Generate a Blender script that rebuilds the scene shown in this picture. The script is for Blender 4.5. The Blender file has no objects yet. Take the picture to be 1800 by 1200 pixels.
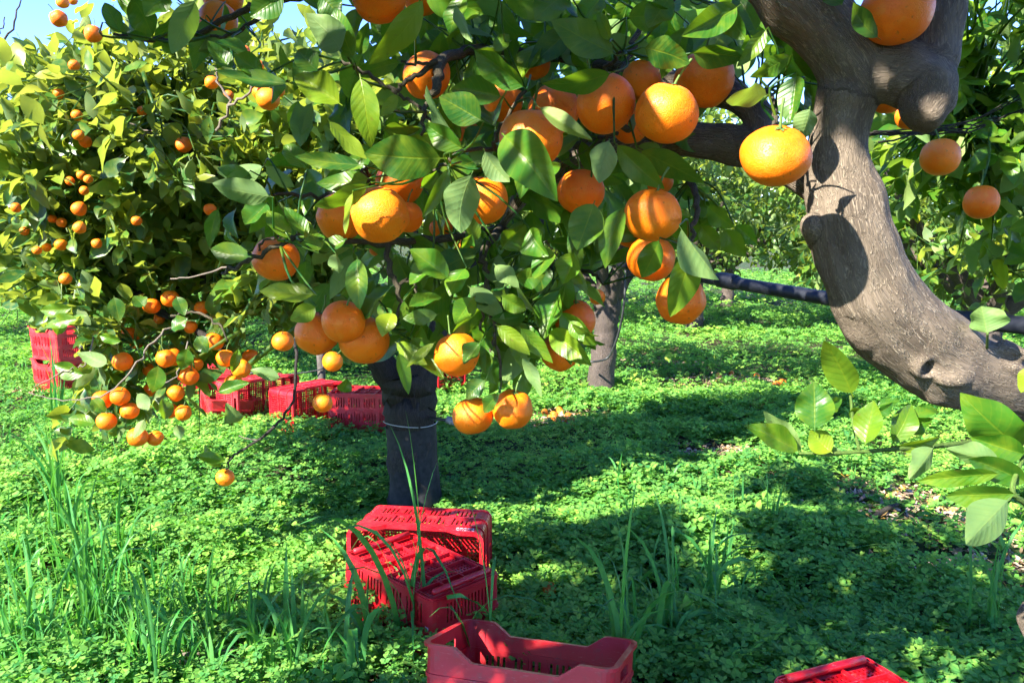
import bpy, math, numpy as np
from mathutils import Vector, noise as mnoise, Matrix
rng = np.random.default_rng(7)
R_ = math.radians
sc = bpy.context.scene
col = sc.collection

# ------------------------------------------------------------------ camera
F = 1400.0; CH = 1.4; PITCH = math.atan(180/1400)
CP, SP = math.cos(PITCH), math.sin(PITCH)
CAM = np.array([0, 0, CH])
def ray(px, py):
    x = (px-900)/F; y = -(py-600)/F
    return np.array([x, CP+y*SP, -SP+y*CP])
def P(px, py, d): return CAM + ray(px, py)*d            # a point of the place at view depth d
def G(px, py, h=0.0):
    r = ray(px, py); return CAM + r*((h-CH)/r[2])
def to_px(p):
    p = np.asarray(p, float)-CAM
    d = p[..., 1]*CP - p[..., 2]*SP
    u = p[..., 1]*SP + p[..., 2]*CP
    dd = np.where(np.abs(d) < 1e-4, 1e-4, d)
    return 900+F*p[..., 0]/dd, 600-F*u/dd, d
cam = bpy.data.objects.new('camera', bpy.data.cameras.new('camera')); col.objects.link(cam)
cam.location = CAM; cam.rotation_euler = (math.pi/2-PITCH, 0, 0)
cam.data.lens = 28.0; cam.data.sensor_width = 36; cam.data.clip_end = 500; cam.data.clip_start = 0.05
sc.camera = cam

# ------------------------------------------------------------------ light
SUN = np.array([-0.60, -0.54, 0.62]); SUN /= np.linalg.norm(SUN)
sl = bpy.data.lights.new('sun', 'SUN'); sl.energy = 5.0; sl.angle = R_(0.55); sl.color = (1, .93, .78)
so = bpy.data.objects.new('sun', sl); col.objects.link(so)
so.rotation_euler = Vector(SUN).to_track_quat('Z', 'Y').to_euler()
w = bpy.data.worlds.new('World'); sc.world = w; w.use_nodes = True
wn = w.node_tree; bg = wn.nodes['Background']; sky = wn.nodes.new('ShaderNodeTexSky')
sky.sky_type = 'NISHITA'; sky.sun_disc = False
sky.sun_elevation = math.asin(SUN[2]); sky.sun_rotation = math.atan2(SUN[0], SUN[1])
sky.altitude = 2500; sky.air_density = 1.0; sky.dust_density = 0.0; sky.ozone_density = 3.0
hs = wn.nodes.new('ShaderNodeHueSaturation'); hs.inputs['Hue'].default_value = .52; hs.inputs['Saturation'].default_value = 1.2; hs.inputs['Value'].default_value = .92
wn.links.new(sky.outputs[0], hs.inputs['Color']); wn.links.new(hs.outputs[0], bg.inputs[0]); bg.inputs[1].default_value = 0.155
sc.view_settings.view_transform = 'Standard'; sc.view_settings.look = 'None'
sc.view_settings.exposure = 2.3; sc.view_settings.gamma = 1
sc.cycles.use_denoising = True
sc.cycles.max_bounces = 7; sc.cycles.diffuse_bounces = 4; sc.cycles.glossy_bounces = 2
sc.cycles.transmission_bounces = 6; sc.cycles.transparent_max_bounces = 4
sc.cycles.use_adaptive_sampling = True; sc.cycles.adaptive_threshold = 0.02
sc.cycles.caustics_reflective = False; sc.cycles.caustics_refractive = False

# ------------------------------------------------------------------ mesh helpers
def norm(a): return a/np.maximum(np.linalg.norm(a, axis=-1, keepdims=True), 1e-9)

class MB:
    """collects vertices and polygons, builds ONE mesh object"""
    def __init__(s): s.v = []; s.f = {}; s.n = 0; s.at = {}; s.uv = []; s.mi = 0
    def add(s, v, faces, uv=None, **attrs):
        v = np.asarray(v, float).reshape(-1, 3)
        for f in (faces if isinstance(faces, list) and isinstance(faces[0], np.ndarray) else [faces]):
            f = np.asarray(f, np.int64)
            if len(f): s.f.setdefault((f.shape[1], s.mi), []).append(f + s.n)
        s.v.append(v); m = len(v)
        s.uv.append(np.zeros((m, 2)) if uv is None else np.asarray(uv).reshape(-1, 2))
        for k, a in attrs.items():
            s.at.setdefault(k, []).append((s.n, np.broadcast_to(np.asarray(a, float), (m, 3))))
        s.n += m
    def box(s, c, size, rot=None):
        q = np.array([[x, y, z] for x in (-.5, .5) for y in (-.5, .5) for z in (-.5, .5)])*np.asarray(size)
        if rot is not None: q = q@np.asarray(rot).T
        s.add(q+np.asarray(c), [[0,1,3,2],[4,6,7,5],[0,4,5,1],[2,3,7,6],[0,2,6,4],[1,5,7,3]])
    def mesh(s, name, smooth=True):
        me = bpy.data.meshes.new(name)
        V = np.concatenate(s.v).astype(np.float32)
        loops, starts, tot, mis = [], [], 0, []
        for (k, mi_), fl in s.f.items():
            a = np.concatenate(fl); mis.append(np.full(len(a), mi_, np.int32)); loops.append(a.ravel()); starts.append(tot+np.arange(len(a))*k); tot += a.size
        L = np.concatenate(loops).astype(np.int32); S = np.concatenate(starts).astype(np.int32)
        me.vertices.add(len(V)); me.vertices.foreach_set('co', V.ravel())
        me.loops.add(len(L)); me.loops.foreach_set('vertex_index', L)
        me.polygons.add(len(S)); me.polygons.foreach_set('loop_start', S)
        uvl = me.uv_layers.new(name='uv'); U = np.concatenate(s.uv).astype(np.float32)
        uvl.data.foreach_set('uv', U[L].ravel())
        for k, parts in s.at.items():
            A = np.zeros((len(V), 3), np.float32)
            for o, a in parts: A[o:o+len(a)] = a
            at = me.attributes.new(k, 'FLOAT_VECTOR', 'POINT'); at.data.foreach_set('vector', A.ravel())
        me.polygons.foreach_set('material_index', np.concatenate(mis)); me.update(calc_edges=True); me.validate()
        me.polygons.foreach_set('use_smooth', np.full(len(me.polygons), smooth)); me.update()
        return me
    def obj(s, name, mat, parent=None, smooth=True):
        return link(name, s.mesh(name, smooth), mat, parent)

def link(name, me, mat, parent=None):
    me.materials.clear()
    for m_ in (mat if isinstance(mat, list) else [mat]): me.materials.append(m_)
    o = bpy.data.objects.new(name, me); col.objects.link(o)
    if parent is not None: o.parent = parent
    return o
def tag(o, label, cat, group=None, kind=None):
    if label: o['label'] = label
    if cat: o['category'] = cat
    if group: o['group'] = group
    if kind: o['kind'] = kind
    return o
def empty(name, loc, label, cat, group=None):
    o = bpy.data.objects.new(name, None); col.objects.link(o); o.location = Vector(loc); o.empty_display_size = .1
    return tag(o, label, cat, group)
def rel(o): return np.array(o.location)

def smooth_path(pts, rad, n=6):
    """Catmull-Rom through the points, with radii"""
    pts = np.asarray(pts, float); rad = np.asarray(rad, float)
    Q = np.concatenate([[2*pts[0]-pts[1]], pts, [2*pts[-1]-pts[-2]]]); out = []; ro = []
    for i in range(len(pts)-1):
        p0, p1, p2, p3 = Q[i:i+4]
        for t in np.linspace(0, 1, n, endpoint=False):
            out.append(.5*((2*p1)+(-p0+p2)*t+(2*p0-5*p1+4*p2-p3)*t*t+(-p0+3*p1-3*p2+p3)*t**3))
            k = t*t*(3-2*t); ro.append(rad[i]*(1-k)+rad[i+1]*k)
    out.append(pts[-1]); ro.append(rad[-1])
    return np.array(out), np.array(ro)

def tube(mb, pts, rad, sides=8, cap=True, jit=0.0, close=False):
    pts = np.asarray(pts, float); n = len(pts); rad = np.broadcast_to(np.asarray(rad, float), (n,))
    T = np.gradient(pts, axis=0) if not close else np.roll(pts, -1, 0)-np.roll(pts, 1, 0)
    T = norm(T)
    ref = np.array([0, 0, 1.0]) if abs(T[0][2]) < .9 else np.array([1.0, 0, 0])
    u = norm(np.cross(T[0], ref)); U = []
    for t in T:
        u = norm(u-t*np.dot(u, t)); U.append(u)
    U = np.array(U); W = np.cross(T, U)
    a = np.linspace(0, 2*np.pi, sides, endpoint=False)
    s = np.concatenate([[0], np.cumsum(np.linalg.norm(np.diff(pts, axis=0), axis=1))])
    rr = rad[:, None]*(1+jit*rng.normal(size=(n, sides)))
    V = pts[:, None]+rr[..., None]*(np.cos(a)[None, :, None]*U[:, None]+np.sin(a)[None, :, None]*W[:, None])
    bark = np.stack([rr*np.cos(a), rr*np.sin(a), np.repeat(s[:, None], sides, 1)], -1)
    i, j = np.meshgrid(np.arange(n if close else n-1), np.arange(sides), indexing='ij'); i = i.ravel(); j = j.ravel()
    i2 = (i+1) % n; j2 = (j+1) % sides
    f = [np.stack([i*sides+j, i*sides+j2, i2*sides+j2, i2*sides+j], 1)]
    V = V.reshape(-1, 3); bark = bark.reshape(-1, 3)
    if cap and not close:
        V = np.concatenate([V, [pts[0]-T[0]*rad[0]*.4], [pts[-1]+T[-1]*rad[-1]*.4]])
        bark = np.concatenate([bark, [[0, 0, 0]], [[0, 0, s[-1]]]]); k = n*sides; jj = np.arange(sides)
        f.append(np.stack([np.full(sides, k), (jj+1) % sides, jj], 1))
        f.append(np.stack([np.full(sides, k+1), (n-1)*sides+jj, (n-1)*sides+(jj+1) % sides], 1))
    mb.add(V, f, bark=bark)

# ------------------------------------------------------------------ materials
class NT:
    def __init__(s, name):
        s.m = bpy.data.materials.new(name); s.m.use_nodes = True; s.t = s.m.node_tree; s.t.nodes.clear()
        s.out = s.n('OutputMaterial')
    def n(s, typ, **kw):
        nd = s.t.nodes.new('ShaderNode'+typ)
        for k, v in kw.items():
            if k.startswith('i_'):
                key = k[2:]; key = int(key) if key.isdigit() else key.replace('_', ' ')
                if hasattr(v, 'is_linked') or isinstance(v, bpy.types.NodeSocket): s.t.links.new(v, nd.inputs[key])
                else: nd.inputs[key].default_value = v
            else: setattr(nd, k, v)
        return nd
    def math(s, op, a, b=0.0, c=None):
        nd = s.n('Math', operation=op)
        for i, x in enumerate((a, b) if c is None else (a, b, c)):
            if isinstance(x, bpy.types.NodeSocket): s.t.links.new(x, nd.inputs[i])
            else: nd.inputs[i].default_value = x
        return nd.outputs[0]
    def mix(s, f, a, b, mode='MIX'):
        nd = s.n('Mix', data_type='RGBA', blend_type=mode)
        for i, x in ((0, f), (6, a), (7, b)):
            if isinstance(x, bpy.types.NodeSocket): s.t.links.new(x, nd.inputs[i])
            else: nd.inputs[i].default_value = x if i == 0 else (*x, 1)
        return nd.outputs[2]
    def noise(s, vec, scale, detail=3, rough=.55, dist=0.0):
        nd = s.n('TexNoise', i_Scale=scale, i_Detail=detail, i_Roughness=rough, i_Distortion=dist)
        if vec is not None: s.t.links.new(vec, nd.inputs[0])
        return nd.outputs[0]
    def ramp(s, f, lo, hi):
        nd = s.n('MapRange', i_1=lo, i_2=hi); s.t.links.new(f, nd.inputs[0]); nd.clamp = True
        return nd.outputs[0]
    def scale(s, vec, v):
        nd = s.n('VectorMath', operation='MULTIPLY'); s.t.links.new(vec, nd.inputs[0]); nd.inputs[1].default_value = v
        return nd.outputs[0]
    def bump(s, h, strength, dist):
        nd = s.n('Bump', i_Strength=strength, i_Distance=dist); s.t.links.new(h, nd.inputs['Height']); return nd.outputs[0]
    def done(s, sh): s.t.links.new(sh, s.out.inputs[0]); return s.m
    def bsdf(s, color, rough=.5, normal=None, spec=.5):
        b = s.n('BsdfPrincipled')
        for k, x in (('Base Color', color), ('Roughness', rough), ('Specular IOR Level', spec)):
            if isinstance(x, bpy.types.NodeSocket): s.t.links.new(x, b.inputs[k])
            else: b.inputs[k].default_value = (*x, 1) if isinstance(x, tuple) else x
        if normal is not None: s.t.links.new(normal, b.inputs['Normal'])
        return b.outputs[0]

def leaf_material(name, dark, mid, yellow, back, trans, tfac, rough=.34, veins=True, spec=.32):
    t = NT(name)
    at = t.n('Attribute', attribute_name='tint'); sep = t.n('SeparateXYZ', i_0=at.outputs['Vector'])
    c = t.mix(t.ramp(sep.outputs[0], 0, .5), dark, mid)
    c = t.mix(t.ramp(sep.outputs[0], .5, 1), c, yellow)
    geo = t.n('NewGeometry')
    n1 = t.noise(geo.outputs['Position'], 38, 3)
    c = t.mix(t.math('MULTIPLY', t.ramp(n1, .42, .7), .35), c, yellow)
    nrm = None
    if veins:
        uv = t.n('UVMap', uv_map='uv'); su = t.n('SeparateXYZ', i_0=uv.outputs[0])
        av = t.math('ABSOLUTE', t.math('SUBTRACT', su.outputs[1], .5))          # 0 at the midrib, .5 at the margin
        ph = t.math('FRACT', t.math('MULTIPLY', t.math('SUBTRACT', su.outputs[0], t.math('MULTIPLY', av, .38)), 9.0))
        vein = t.math('SUBTRACT', 1.0, t.ramp(t.math('ABSOLUTE', t.math('SUBTRACT', ph, .5)), .0, .11))
        rib = t.math('SUBTRACT', 1.0, t.ramp(av, .008, .03))
        vv = t.math('MAXIMUM', t.math('MULTIPLY', vein, .45), rib)
        c = t.mix(t.math('MULTIPLY', vv, .34), c, yellow)
        puff = t.math('MULTIPLY', t.math('ABSOLUTE', t.math('SUBTRACT', ph, .5)), -1.2)
        h = t.math('ADD', t.math('MULTIPLY', vv, -.6), t.math('ADD', puff, t.math('MULTIPLY', n1, .7)))
        nrm = t.bump(h, .38, .0014)
    # brown blemishes on a few leaves
    sp = t.noise(geo.outputs['Position'], 95, 2); c = t.mix(t.math('MULTIPLY', t.ramp(sp, .70, .76), .6), c, (.16, .10, .03))
    c = t.mix(t.math('MULTIPLY', sep.outputs[1], .55), c, dark)
    cb = t.mix(.55, c, back); cc = t.mix(geo.outputs['Backfacing'], c, cb)
    rg = t.math('ADD', t.math('MULTIPLY', geo.outputs['Backfacing'], .25), rough)
    b = t.bsdf(cc, rg, nrm, spec)
    tr = t.n('BsdfTranslucent'); t.t.links.new(t.mix(.35, trans, cc), tr.inputs[0])
    mx = t.n('MixShader', i_0=tfac); t.t.links.new(b, mx.inputs[1]); t.t.links.new(tr.outputs[0], mx.inputs[2])
    return t.done(mx.outputs[0])

M = {}
M['leaf'] = leaf_material('citrus_leaf', (.009, .068, .016), (.052, .17, .011), (.30, .35, .018), (.19, .29, .12), (.28, .50, .01), .38)
M['leaf_far'] = leaf_material('orchard_leaf', (.012, .075, .022), (.070, .185, .018), (.36, .37, .035), (.22, .31, .13), (.44, .52, .02), .42, .36, False, .35)
M['clover'] = leaf_material('clover_leaf', (.030, .16, .045), (.15, .37, .055), (.44, .56, .09), (.14, .34, .09), (.22, .60, .01), .36, .65, False, .15)
M['blade'] = leaf_material('grass_blade', (.012, .12, .03), (.04, .24, .03), (.2, .4, .05), (.06, .22, .06), (.16, .5, .03), .32, .45, False)

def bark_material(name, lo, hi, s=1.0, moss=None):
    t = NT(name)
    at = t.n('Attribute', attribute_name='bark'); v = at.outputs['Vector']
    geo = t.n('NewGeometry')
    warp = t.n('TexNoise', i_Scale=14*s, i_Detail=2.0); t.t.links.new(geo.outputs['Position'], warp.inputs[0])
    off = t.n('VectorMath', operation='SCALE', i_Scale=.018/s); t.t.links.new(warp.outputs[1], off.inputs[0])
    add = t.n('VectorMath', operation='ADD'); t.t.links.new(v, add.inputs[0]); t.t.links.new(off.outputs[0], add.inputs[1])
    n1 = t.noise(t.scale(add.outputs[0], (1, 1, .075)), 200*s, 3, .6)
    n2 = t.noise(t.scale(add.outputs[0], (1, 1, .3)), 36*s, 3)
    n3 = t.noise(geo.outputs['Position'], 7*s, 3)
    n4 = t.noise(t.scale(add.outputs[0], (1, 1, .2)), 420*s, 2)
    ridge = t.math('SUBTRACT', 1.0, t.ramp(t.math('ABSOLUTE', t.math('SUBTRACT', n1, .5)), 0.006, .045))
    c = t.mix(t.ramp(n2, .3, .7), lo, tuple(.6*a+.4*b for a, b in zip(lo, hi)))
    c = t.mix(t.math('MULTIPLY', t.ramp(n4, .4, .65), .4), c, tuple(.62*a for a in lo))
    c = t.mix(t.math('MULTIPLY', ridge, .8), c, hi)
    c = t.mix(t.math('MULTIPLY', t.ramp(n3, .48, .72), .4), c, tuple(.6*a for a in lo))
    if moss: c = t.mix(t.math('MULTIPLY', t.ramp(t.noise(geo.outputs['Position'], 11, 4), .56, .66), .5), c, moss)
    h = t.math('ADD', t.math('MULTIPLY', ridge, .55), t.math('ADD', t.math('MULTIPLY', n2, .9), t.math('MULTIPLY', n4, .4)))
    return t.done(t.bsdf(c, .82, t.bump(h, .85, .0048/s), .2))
M['bark'] = bark_material('grey_citrus_bark', (.080, .061, .047), (.35, .285, .22))
M['bark_far'] = bark_material('orchard_bark', (.065, .052, .046), (.17, .135, .12), .6)
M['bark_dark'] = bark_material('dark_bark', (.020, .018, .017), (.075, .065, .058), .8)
M['twig'] = bark_material('twig_bark', (.05, .045, .03), (.15, .125, .085), 2.0)
M['twig_dry'] = bark_material('dry_twig_bark', (.15, .125, .10), (.33, .28, .23), 2.0)
M['stem'] = bark_material('green_stem', (.06, .12, .02), (.14, .2, .05), 2.0)

def orange_material(name, a, b, red):
    t = NT(name); tc = t.n('TexCoord'); o = tc.outputs['Object']
    n1 = t.noise(o, 22, 3); n2 = t.noise(o, 420, 2, .5)
    oi = t.n('ObjectInfo')
    c = t.mix(t.ramp(n1, .35, .68), a, b)
    c = t.mix(t.math('MULTIPLY', oi.outputs['Random'], .6), c, red)
    vor = t.n('TexVoronoi', i_Scale=520.0); t.t.links.new(o, vor.inputs[0])
    c = t.mix(t.math('MULTIPLY', t.ramp(vor.outputs[0], .45, .05), .16), c, tuple(.5*x for x in red))
    sp = t.noise(o, 130, 2); c = t.mix(t.math('MULTIPLY', t.ramp(sp, .67, .74), .55), c, (.16, .06, .01))
    c = t.mix(t.math('MULTIPLY', t.ramp(t.noise(o, 60, 4, .7), .5, .75), .3), c, (.75, .36, .05))
    h = t.math('ADD', t.math('MULTIPLY', t.ramp(vor.outputs[0], .0, .5), .6), t.math('MULTIPLY', n2, .5))
    h = t.math('ADD', h, t.math('MULTIPLY', t.noise(o, 45, 2), 1.6))
    b = t.n('BsdfPrincipled'); t.t.links.new(c, b.inputs['Base Color']); b.inputs['Roughness'].default_value = .42
    b.inputs['Specular IOR Level'].default_value = .3
    b.inputs['Subsurface Weight'].default_value = .12; b.inputs['Subsurface Radius'].default_value = (1, .35, .08); b.inputs['Subsurface Scale'].default_value = .006
    t.t.links.new(t.bump(h, .55, .0013), b.inputs['Normal'])
    return t.done(b.outputs[0])
M['orange'] = orange_material('orange_peel', (.86, .185, .004), (.88, .245, .007), (.78, .10, .003))
M['orange_old'] = orange_material('fallen_orange_peel', (.66, .15, .012), (.74, .22, .02), (.4, .08, .01))

def plastic(name, a, worn, rough=.38):
    t = NT(name); geo = t.n('NewGeometry'); p = geo.outputs['Position']
    oi = t.n('ObjectInfo')
    n1 = t.noise(p, 9, 4); n2 = t.noise(t.scale(p, (1, 1, .25)), 60, 4, .7)
    c = t.mix(t.math('MULTIPLY', t.ramp(n1, .42, .7), .75), a, worn)
    c = t.mix(t.math('MULTIPLY', t.ramp(n2, .58, .75), .35), c, tuple(.35*x+.02 for x in a))
    d = t.noise(p, 24, 5, .7); c = t.mix(t.math('MULTIPLY', t.ramp(d, .54, .70), .5), c, (.13, .06, .045))
    sc_ = t.noise(t.scale(p, (1, 1, 6)), 45, 3, .7); c = t.mix(t.math('MULTIPLY', t.ramp(sc_, .62, .7), .35), c, (.62, .2, .2))
    return t.done(t.bsdf(c, t.math('ADD', t.math('MULTIPLY', n1, .3), rough-.1), t.bump(t.math('ADD', n2, d), .15, .001), .45))
M['red'] = plastic('red_crate_plastic', (.43, .003, .010), (.52, .014, .026))
M['red_faded'] = plastic('sun_faded_red_plastic', (.42, .008, .016), (.54, .05, .06))
def simple(name, c, rough, spec=.5):
    t = NT(name); geo = t.n('NewGeometry'); n1 = t.noise(geo.outputs['Position'], 30, 4, .6)
    cc = t.mix(t.ramp(n1, .35, .7), c, tuple(min(1, x*1.5+.012) for x in c))
    return t.done(t.bsdf(cc, rough, t.bump(n1, .2, .002), spec))
M['print'] = simple('worn_pale_print', (.36, .29, .35), .6)
M['pipe'] = simple('black_polyethylene', (.0015, .003, .008), .5, .3)
M['hose'] = simple('black_hose', (.015, .017, .018), .5)
M['wire'] = simple('galvanised_wire', (.22, .23, .24), .45)
M['sleeve'] = simple('black_trunk_sleeve', (.010, .0105, .012), .65, .2)
M['wood'] = simple('weathered_stake_wood', (.06, .052, .045), .85, .2)
M['straw'] = simple('dry_straw', (.38, .29, .15), .8, .2)
M['calyx'] = simple('green_calyx', (.07, .13, .025), .6, .3)
M['fitting'] = simple('grey_hose_fitting', (.12, .13, .15), .5)

def litter_mat():
    t = NT('dead_leaf'); at = t.n('Attribute', attribute_name='tint'); s = t.n('SeparateXYZ', i_0=at.outputs['Vector'])
    c = t.mix(s.outputs[0], (.15, .09, .05), (.50, .38, .26)); c = t.mix(t.ramp(s.outputs[1], .8, 1), c, (.5, .3, .04))
    return t.done(t.bsdf(c, .75, None, .25))
M['litter'] = litter_mat()
def ground_mat():
    t = NT('orchard_soil'); geo = t.n('NewGeometry'); p = geo.outputs['Position']
    n1 = t.noise(p, 1.3, 5, .6); n2 = t.noise(p, 22, 6, .7); n3 = t.noise(p, 120, 3)
    c = t.mix(t.ramp(n2, .35, .7), (.035, .026, .016), (.11, .082, .055))
    c = t.mix(t.math('MULTIPLY', t.ramp(n1, .38, .6), .8), c, (.018, .075, .012))
    c = t.mix(t.math('MULTIPLY', t.ramp(n3, .6, .75), .4), c, (.22, .17, .11))
    return t.done(t.bsdf(c, .95, t.bump(t.math('ADD', n2, n3), .8, .02), .15))
M['soil'] = ground_mat()

# ------------------------------------------------------------------ leaves
def leaf_batch(mb, base, axis, normal, L, W, tint, fold=.35, curl=.12, wave=.0, nu=10, nv=6, pet=.1):
    base = np.asarray(base, float).reshape(-1, 3); n = len(base)
    if n == 0: return
    axis = norm(np.asarray(axis, float).reshape(-1, 3)); normal = np.asarray(normal, float).reshape(-1, 3)
    normal = norm(normal-axis*np.sum(axis*normal, 1, keepdims=True)); side = np.cross(normal, axis)
    b = lambda x: np.broadcast_to(np.asarray(x, float), (n,))[:, None, None]
    L, W, fold, curl, wave = map(b, (L, W, fold, curl, wave))
    us = np.concatenate([[0], np.linspace(pet, 1, nu)]) if pet > 0 else np.linspace(0, 1, nu+1)
    vs = np.linspace(-1, 1, nv+1)
    tt = np.clip((us-pet)/(1-pet), 0, 1)
    wid = np.sin(np.pi*tt**.86)**.8*(1-.12*tt); wid = np.maximum(np.nan_to_num(wid), .03); wid[-1] = .012
    u = us[None, :, None]; v = vs[None, None, :]; wd = wid[None, :, None]
    y = v*wd*W*.5
    ph = rng.uniform(0, 6.28, n)[:, None, None]
    z = fold*np.abs(y) + curl*L*(u-u*u)*2 + wave*W*np.sin(u*13+ph+v*1.5)*v*v*wd + .10*W*np.sin(u*5+ph)*v*wd
    z = z + .25*curl*L*np.sin(ph)*(u-u*u)
    sw = .06*L*np.sin(ph*1.7)*(u-u*u)*4*.5
    X = u*L*np.ones_like(v)
    Y = y+sw
    V = base[:, None, None]+X[..., None]*axis[:, None, None]+Y[..., None]*side[:, None, None]+z[..., None]*normal[:, None, None]
    nU, nV = len(us), len(vs)
    i, j = np.meshgrid(np.arange(nU-1), np.arange(nV-1), indexing='ij'); i = i.ravel(); j = j.ravel()
    q = np.stack([i*nV+j, (i+1)*nV+j, (i+1)*nV+j+1, i*nV+j+1], 1)
    q = (q[None]+(np.arange(n)*nU*nV)[:, None, None]).reshape(-1, 4)
    uv = np.broadcast_to(np.stack(np.meshgrid(us, vs*.5+.5, indexing='ij'), -1)[None], (n, nU, nV, 2))
    tint = np.broadcast_to(np.asarray(tint, float), (n, 3))
    mb.add(V.reshape(-1, 3), q, uv=uv.reshape(-1, 2), tint=np.repeat(tint, nU*nV, 0))

def rand_unit(n): return norm(rng.normal(size=(n, 3)))
def spray(mb, centers, dirs, per, L, tint_mu, ext=.16, nu=4, nv=2, droop=.15, upn=.8, ts=.27, drop=None):
    n = len(centers); c = np.repeat(centers, per, 0); d = np.repeat(norm(dirs), per, 0); m = n*per
    base = c+d*(rng.uniform(-.7, .5, m)*ext)[:, None]+rng.normal(size=(m, 3))*.008
    axis = norm(d*rng.uniform(.1, .9, m)[:, None]+rand_unit(m)*.85+np.array([0, 0, -droop]))
    nor = rand_unit(m)*.65+np.array([0, 0, upn])+d*.25
    LL = L*rng.uniform(.6, 1.25, m)
    t = np.stack([np.clip(np.repeat(tint_mu, per)+rng.normal(size=m)*ts, 0, 1), rng.uniform(0, 1, m)**2, rng.uniform(0, 1, m)], 1)
    W_ = LL*rng.uniform(.42, .56, m)
    if drop is not None:
        k = ~(drop(base+axis*LL[:, None]*.2) | drop(base+axis*LL[:, None]*.55) | drop(base+axis*LL[:, None]*.9))
        base, axis, nor, LL, W_, t = base[k], axis[k], nor[k], LL[k], W_[k], t[k]; m = len(LL)
    leaf_batch(mb, base, axis, nor, LL, W_, t, rng.uniform(.1, .6, m), rng.uniform(-.1, .22, m), .05, nu, nv)

def lumpy(p, s=1.0, seed=0.0):
    p = np.asarray(p)*s+seed
    return (np.sin(p[..., 0]*2.1+1.3*np.sin(p[..., 1]*1.7))+np.sin(p[..., 1]*2.6+1.1*np.sin(p[..., 2]*2.3))+np.sin(p[..., 2]*2.9+1.2*np.sin(p[..., 0]*1.9)))/3

def in_clumps(clumps, n):
    """random points inside a union of ellipsoids, denser towards the outside"""
    vol = np.array([np.prod(c[3:6]) for c in clumps]); k = rng.choice(len(clumps), n, p=vol/vol.sum())
    C = np.array(clumps)[k]; u = rand_unit(n); r = rng.uniform(.12, 1, n)**.42
    return C[:, :3]+u*r[:, None]*C[:, 3:6], u

def make_tree(label, base, trunk, limbs, clumps, n_shoots, per, leaf_len, seed, bark='bark_far', tint=.5, dead=0, thin=0.0, keep=None, group=None, sub=(4, 2), cat='orange tree', zt=.1, drop=None):
    """trunk/limbs: [(x,y,z,r)...] in world space"""
    global rng
    rng = np.random.default_rng(seed)
    t = empty('orange_tree', (base[0], base[1], 0), label, cat, group); o = rel(t)
    mb = MB(); nodes = []
    for path in [trunk]+limbs:
        a = np.array(path, float); p, r = smooth_path(a[:, :3], a[:, 3], 6)
        p = p+rng.normal(size=p.shape)*(r[:, None]*.07)
        tube(mb, p-o, r, 12, jit=.04)
        if path is not trunk: nodes.append(p)
    mb.obj('trunk', M[bark], t)
    nodes = np.concatenate(nodes)
    c, u = in_clumps(clumps, n_shoots)
    if thin: ok = lumpy(c, 2.6, seed) > -thin; c, u = c[ok], u[ok]
    if keep is not None: ok = keep(c); c, u = c[ok], u[ok]
    lf = MB(); lf.mi = 1; dirs = []
    # secondary branches: from the nearest limb out to spread-out shoots, then every shoot joins the nearest of them
    m2 = c[rng.choice(len(c), max(12, len(c)//14), replace=False)]; extra = []
    D = np.linalg.norm(nodes[None]-m2[:, None], axis=2)
    for q, n0 in zip(m2, nodes[np.argmin(D, 1)]):
        q = n0+(q-n0)*.82
        p, r = smooth_path([n0, n0*.5+q*.5+np.array([0, 0, .08])+rng.normal(size=3)*.09, q], [.013, .009, .005], 5); tube(lf, p-o, r, 6, cap=False); extra.append(p[1:])
    n2 = np.concatenate(extra)
    D = np.linalg.norm(n2[None]-c[:, None], axis=2); nn = n2[np.argmin(D, 1)]
    for i in range(len(c)):
        mid = (nn[i]*.5+c[i]*.5)+np.array([0, 0, .03])+rng.normal(size=3)*.03
        p, r = smooth_path([nn[i], mid, c[i]], [.006, .0045, .0022], 3)
        tube(lf, p-o, r, 4, cap=False); dirs.append(p[-1]-p[-2])
    dirs = norm(np.array(dirs))+u*.7+np.array([0, 0, .15])
    if dead:
        lf.mi = 2
        for i in rng.choice(len(c), min(dead, len(c)), replace=False):
            q = c[i]; d = norm(u[i]+rng.normal(size=3)*.5+np.array([0, 0, .3]))
            for b in range(3):
                e = norm(d+rng.normal(size=3)*.45); ln = rng.uniform(.1, .3)
                tube(lf, np.array([q, q+e*ln*.5+rng.normal(size=3)*.015, q+e*ln])-o, [.0035, .0025, .0012], 4, cap=False)
    lf.mi = 0
    tm = np.clip(tint+.30*lumpy(c, 1.7, seed+3)+.15*(u[:, 2])+zt*(c[:, 2]-1.5), 0, 1)  # tint turns yellower upward: shade of the lower crown put into leaf colour
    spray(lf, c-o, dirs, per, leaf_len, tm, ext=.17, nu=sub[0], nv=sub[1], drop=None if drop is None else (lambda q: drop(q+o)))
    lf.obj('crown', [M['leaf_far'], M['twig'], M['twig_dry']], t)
    return t

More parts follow.
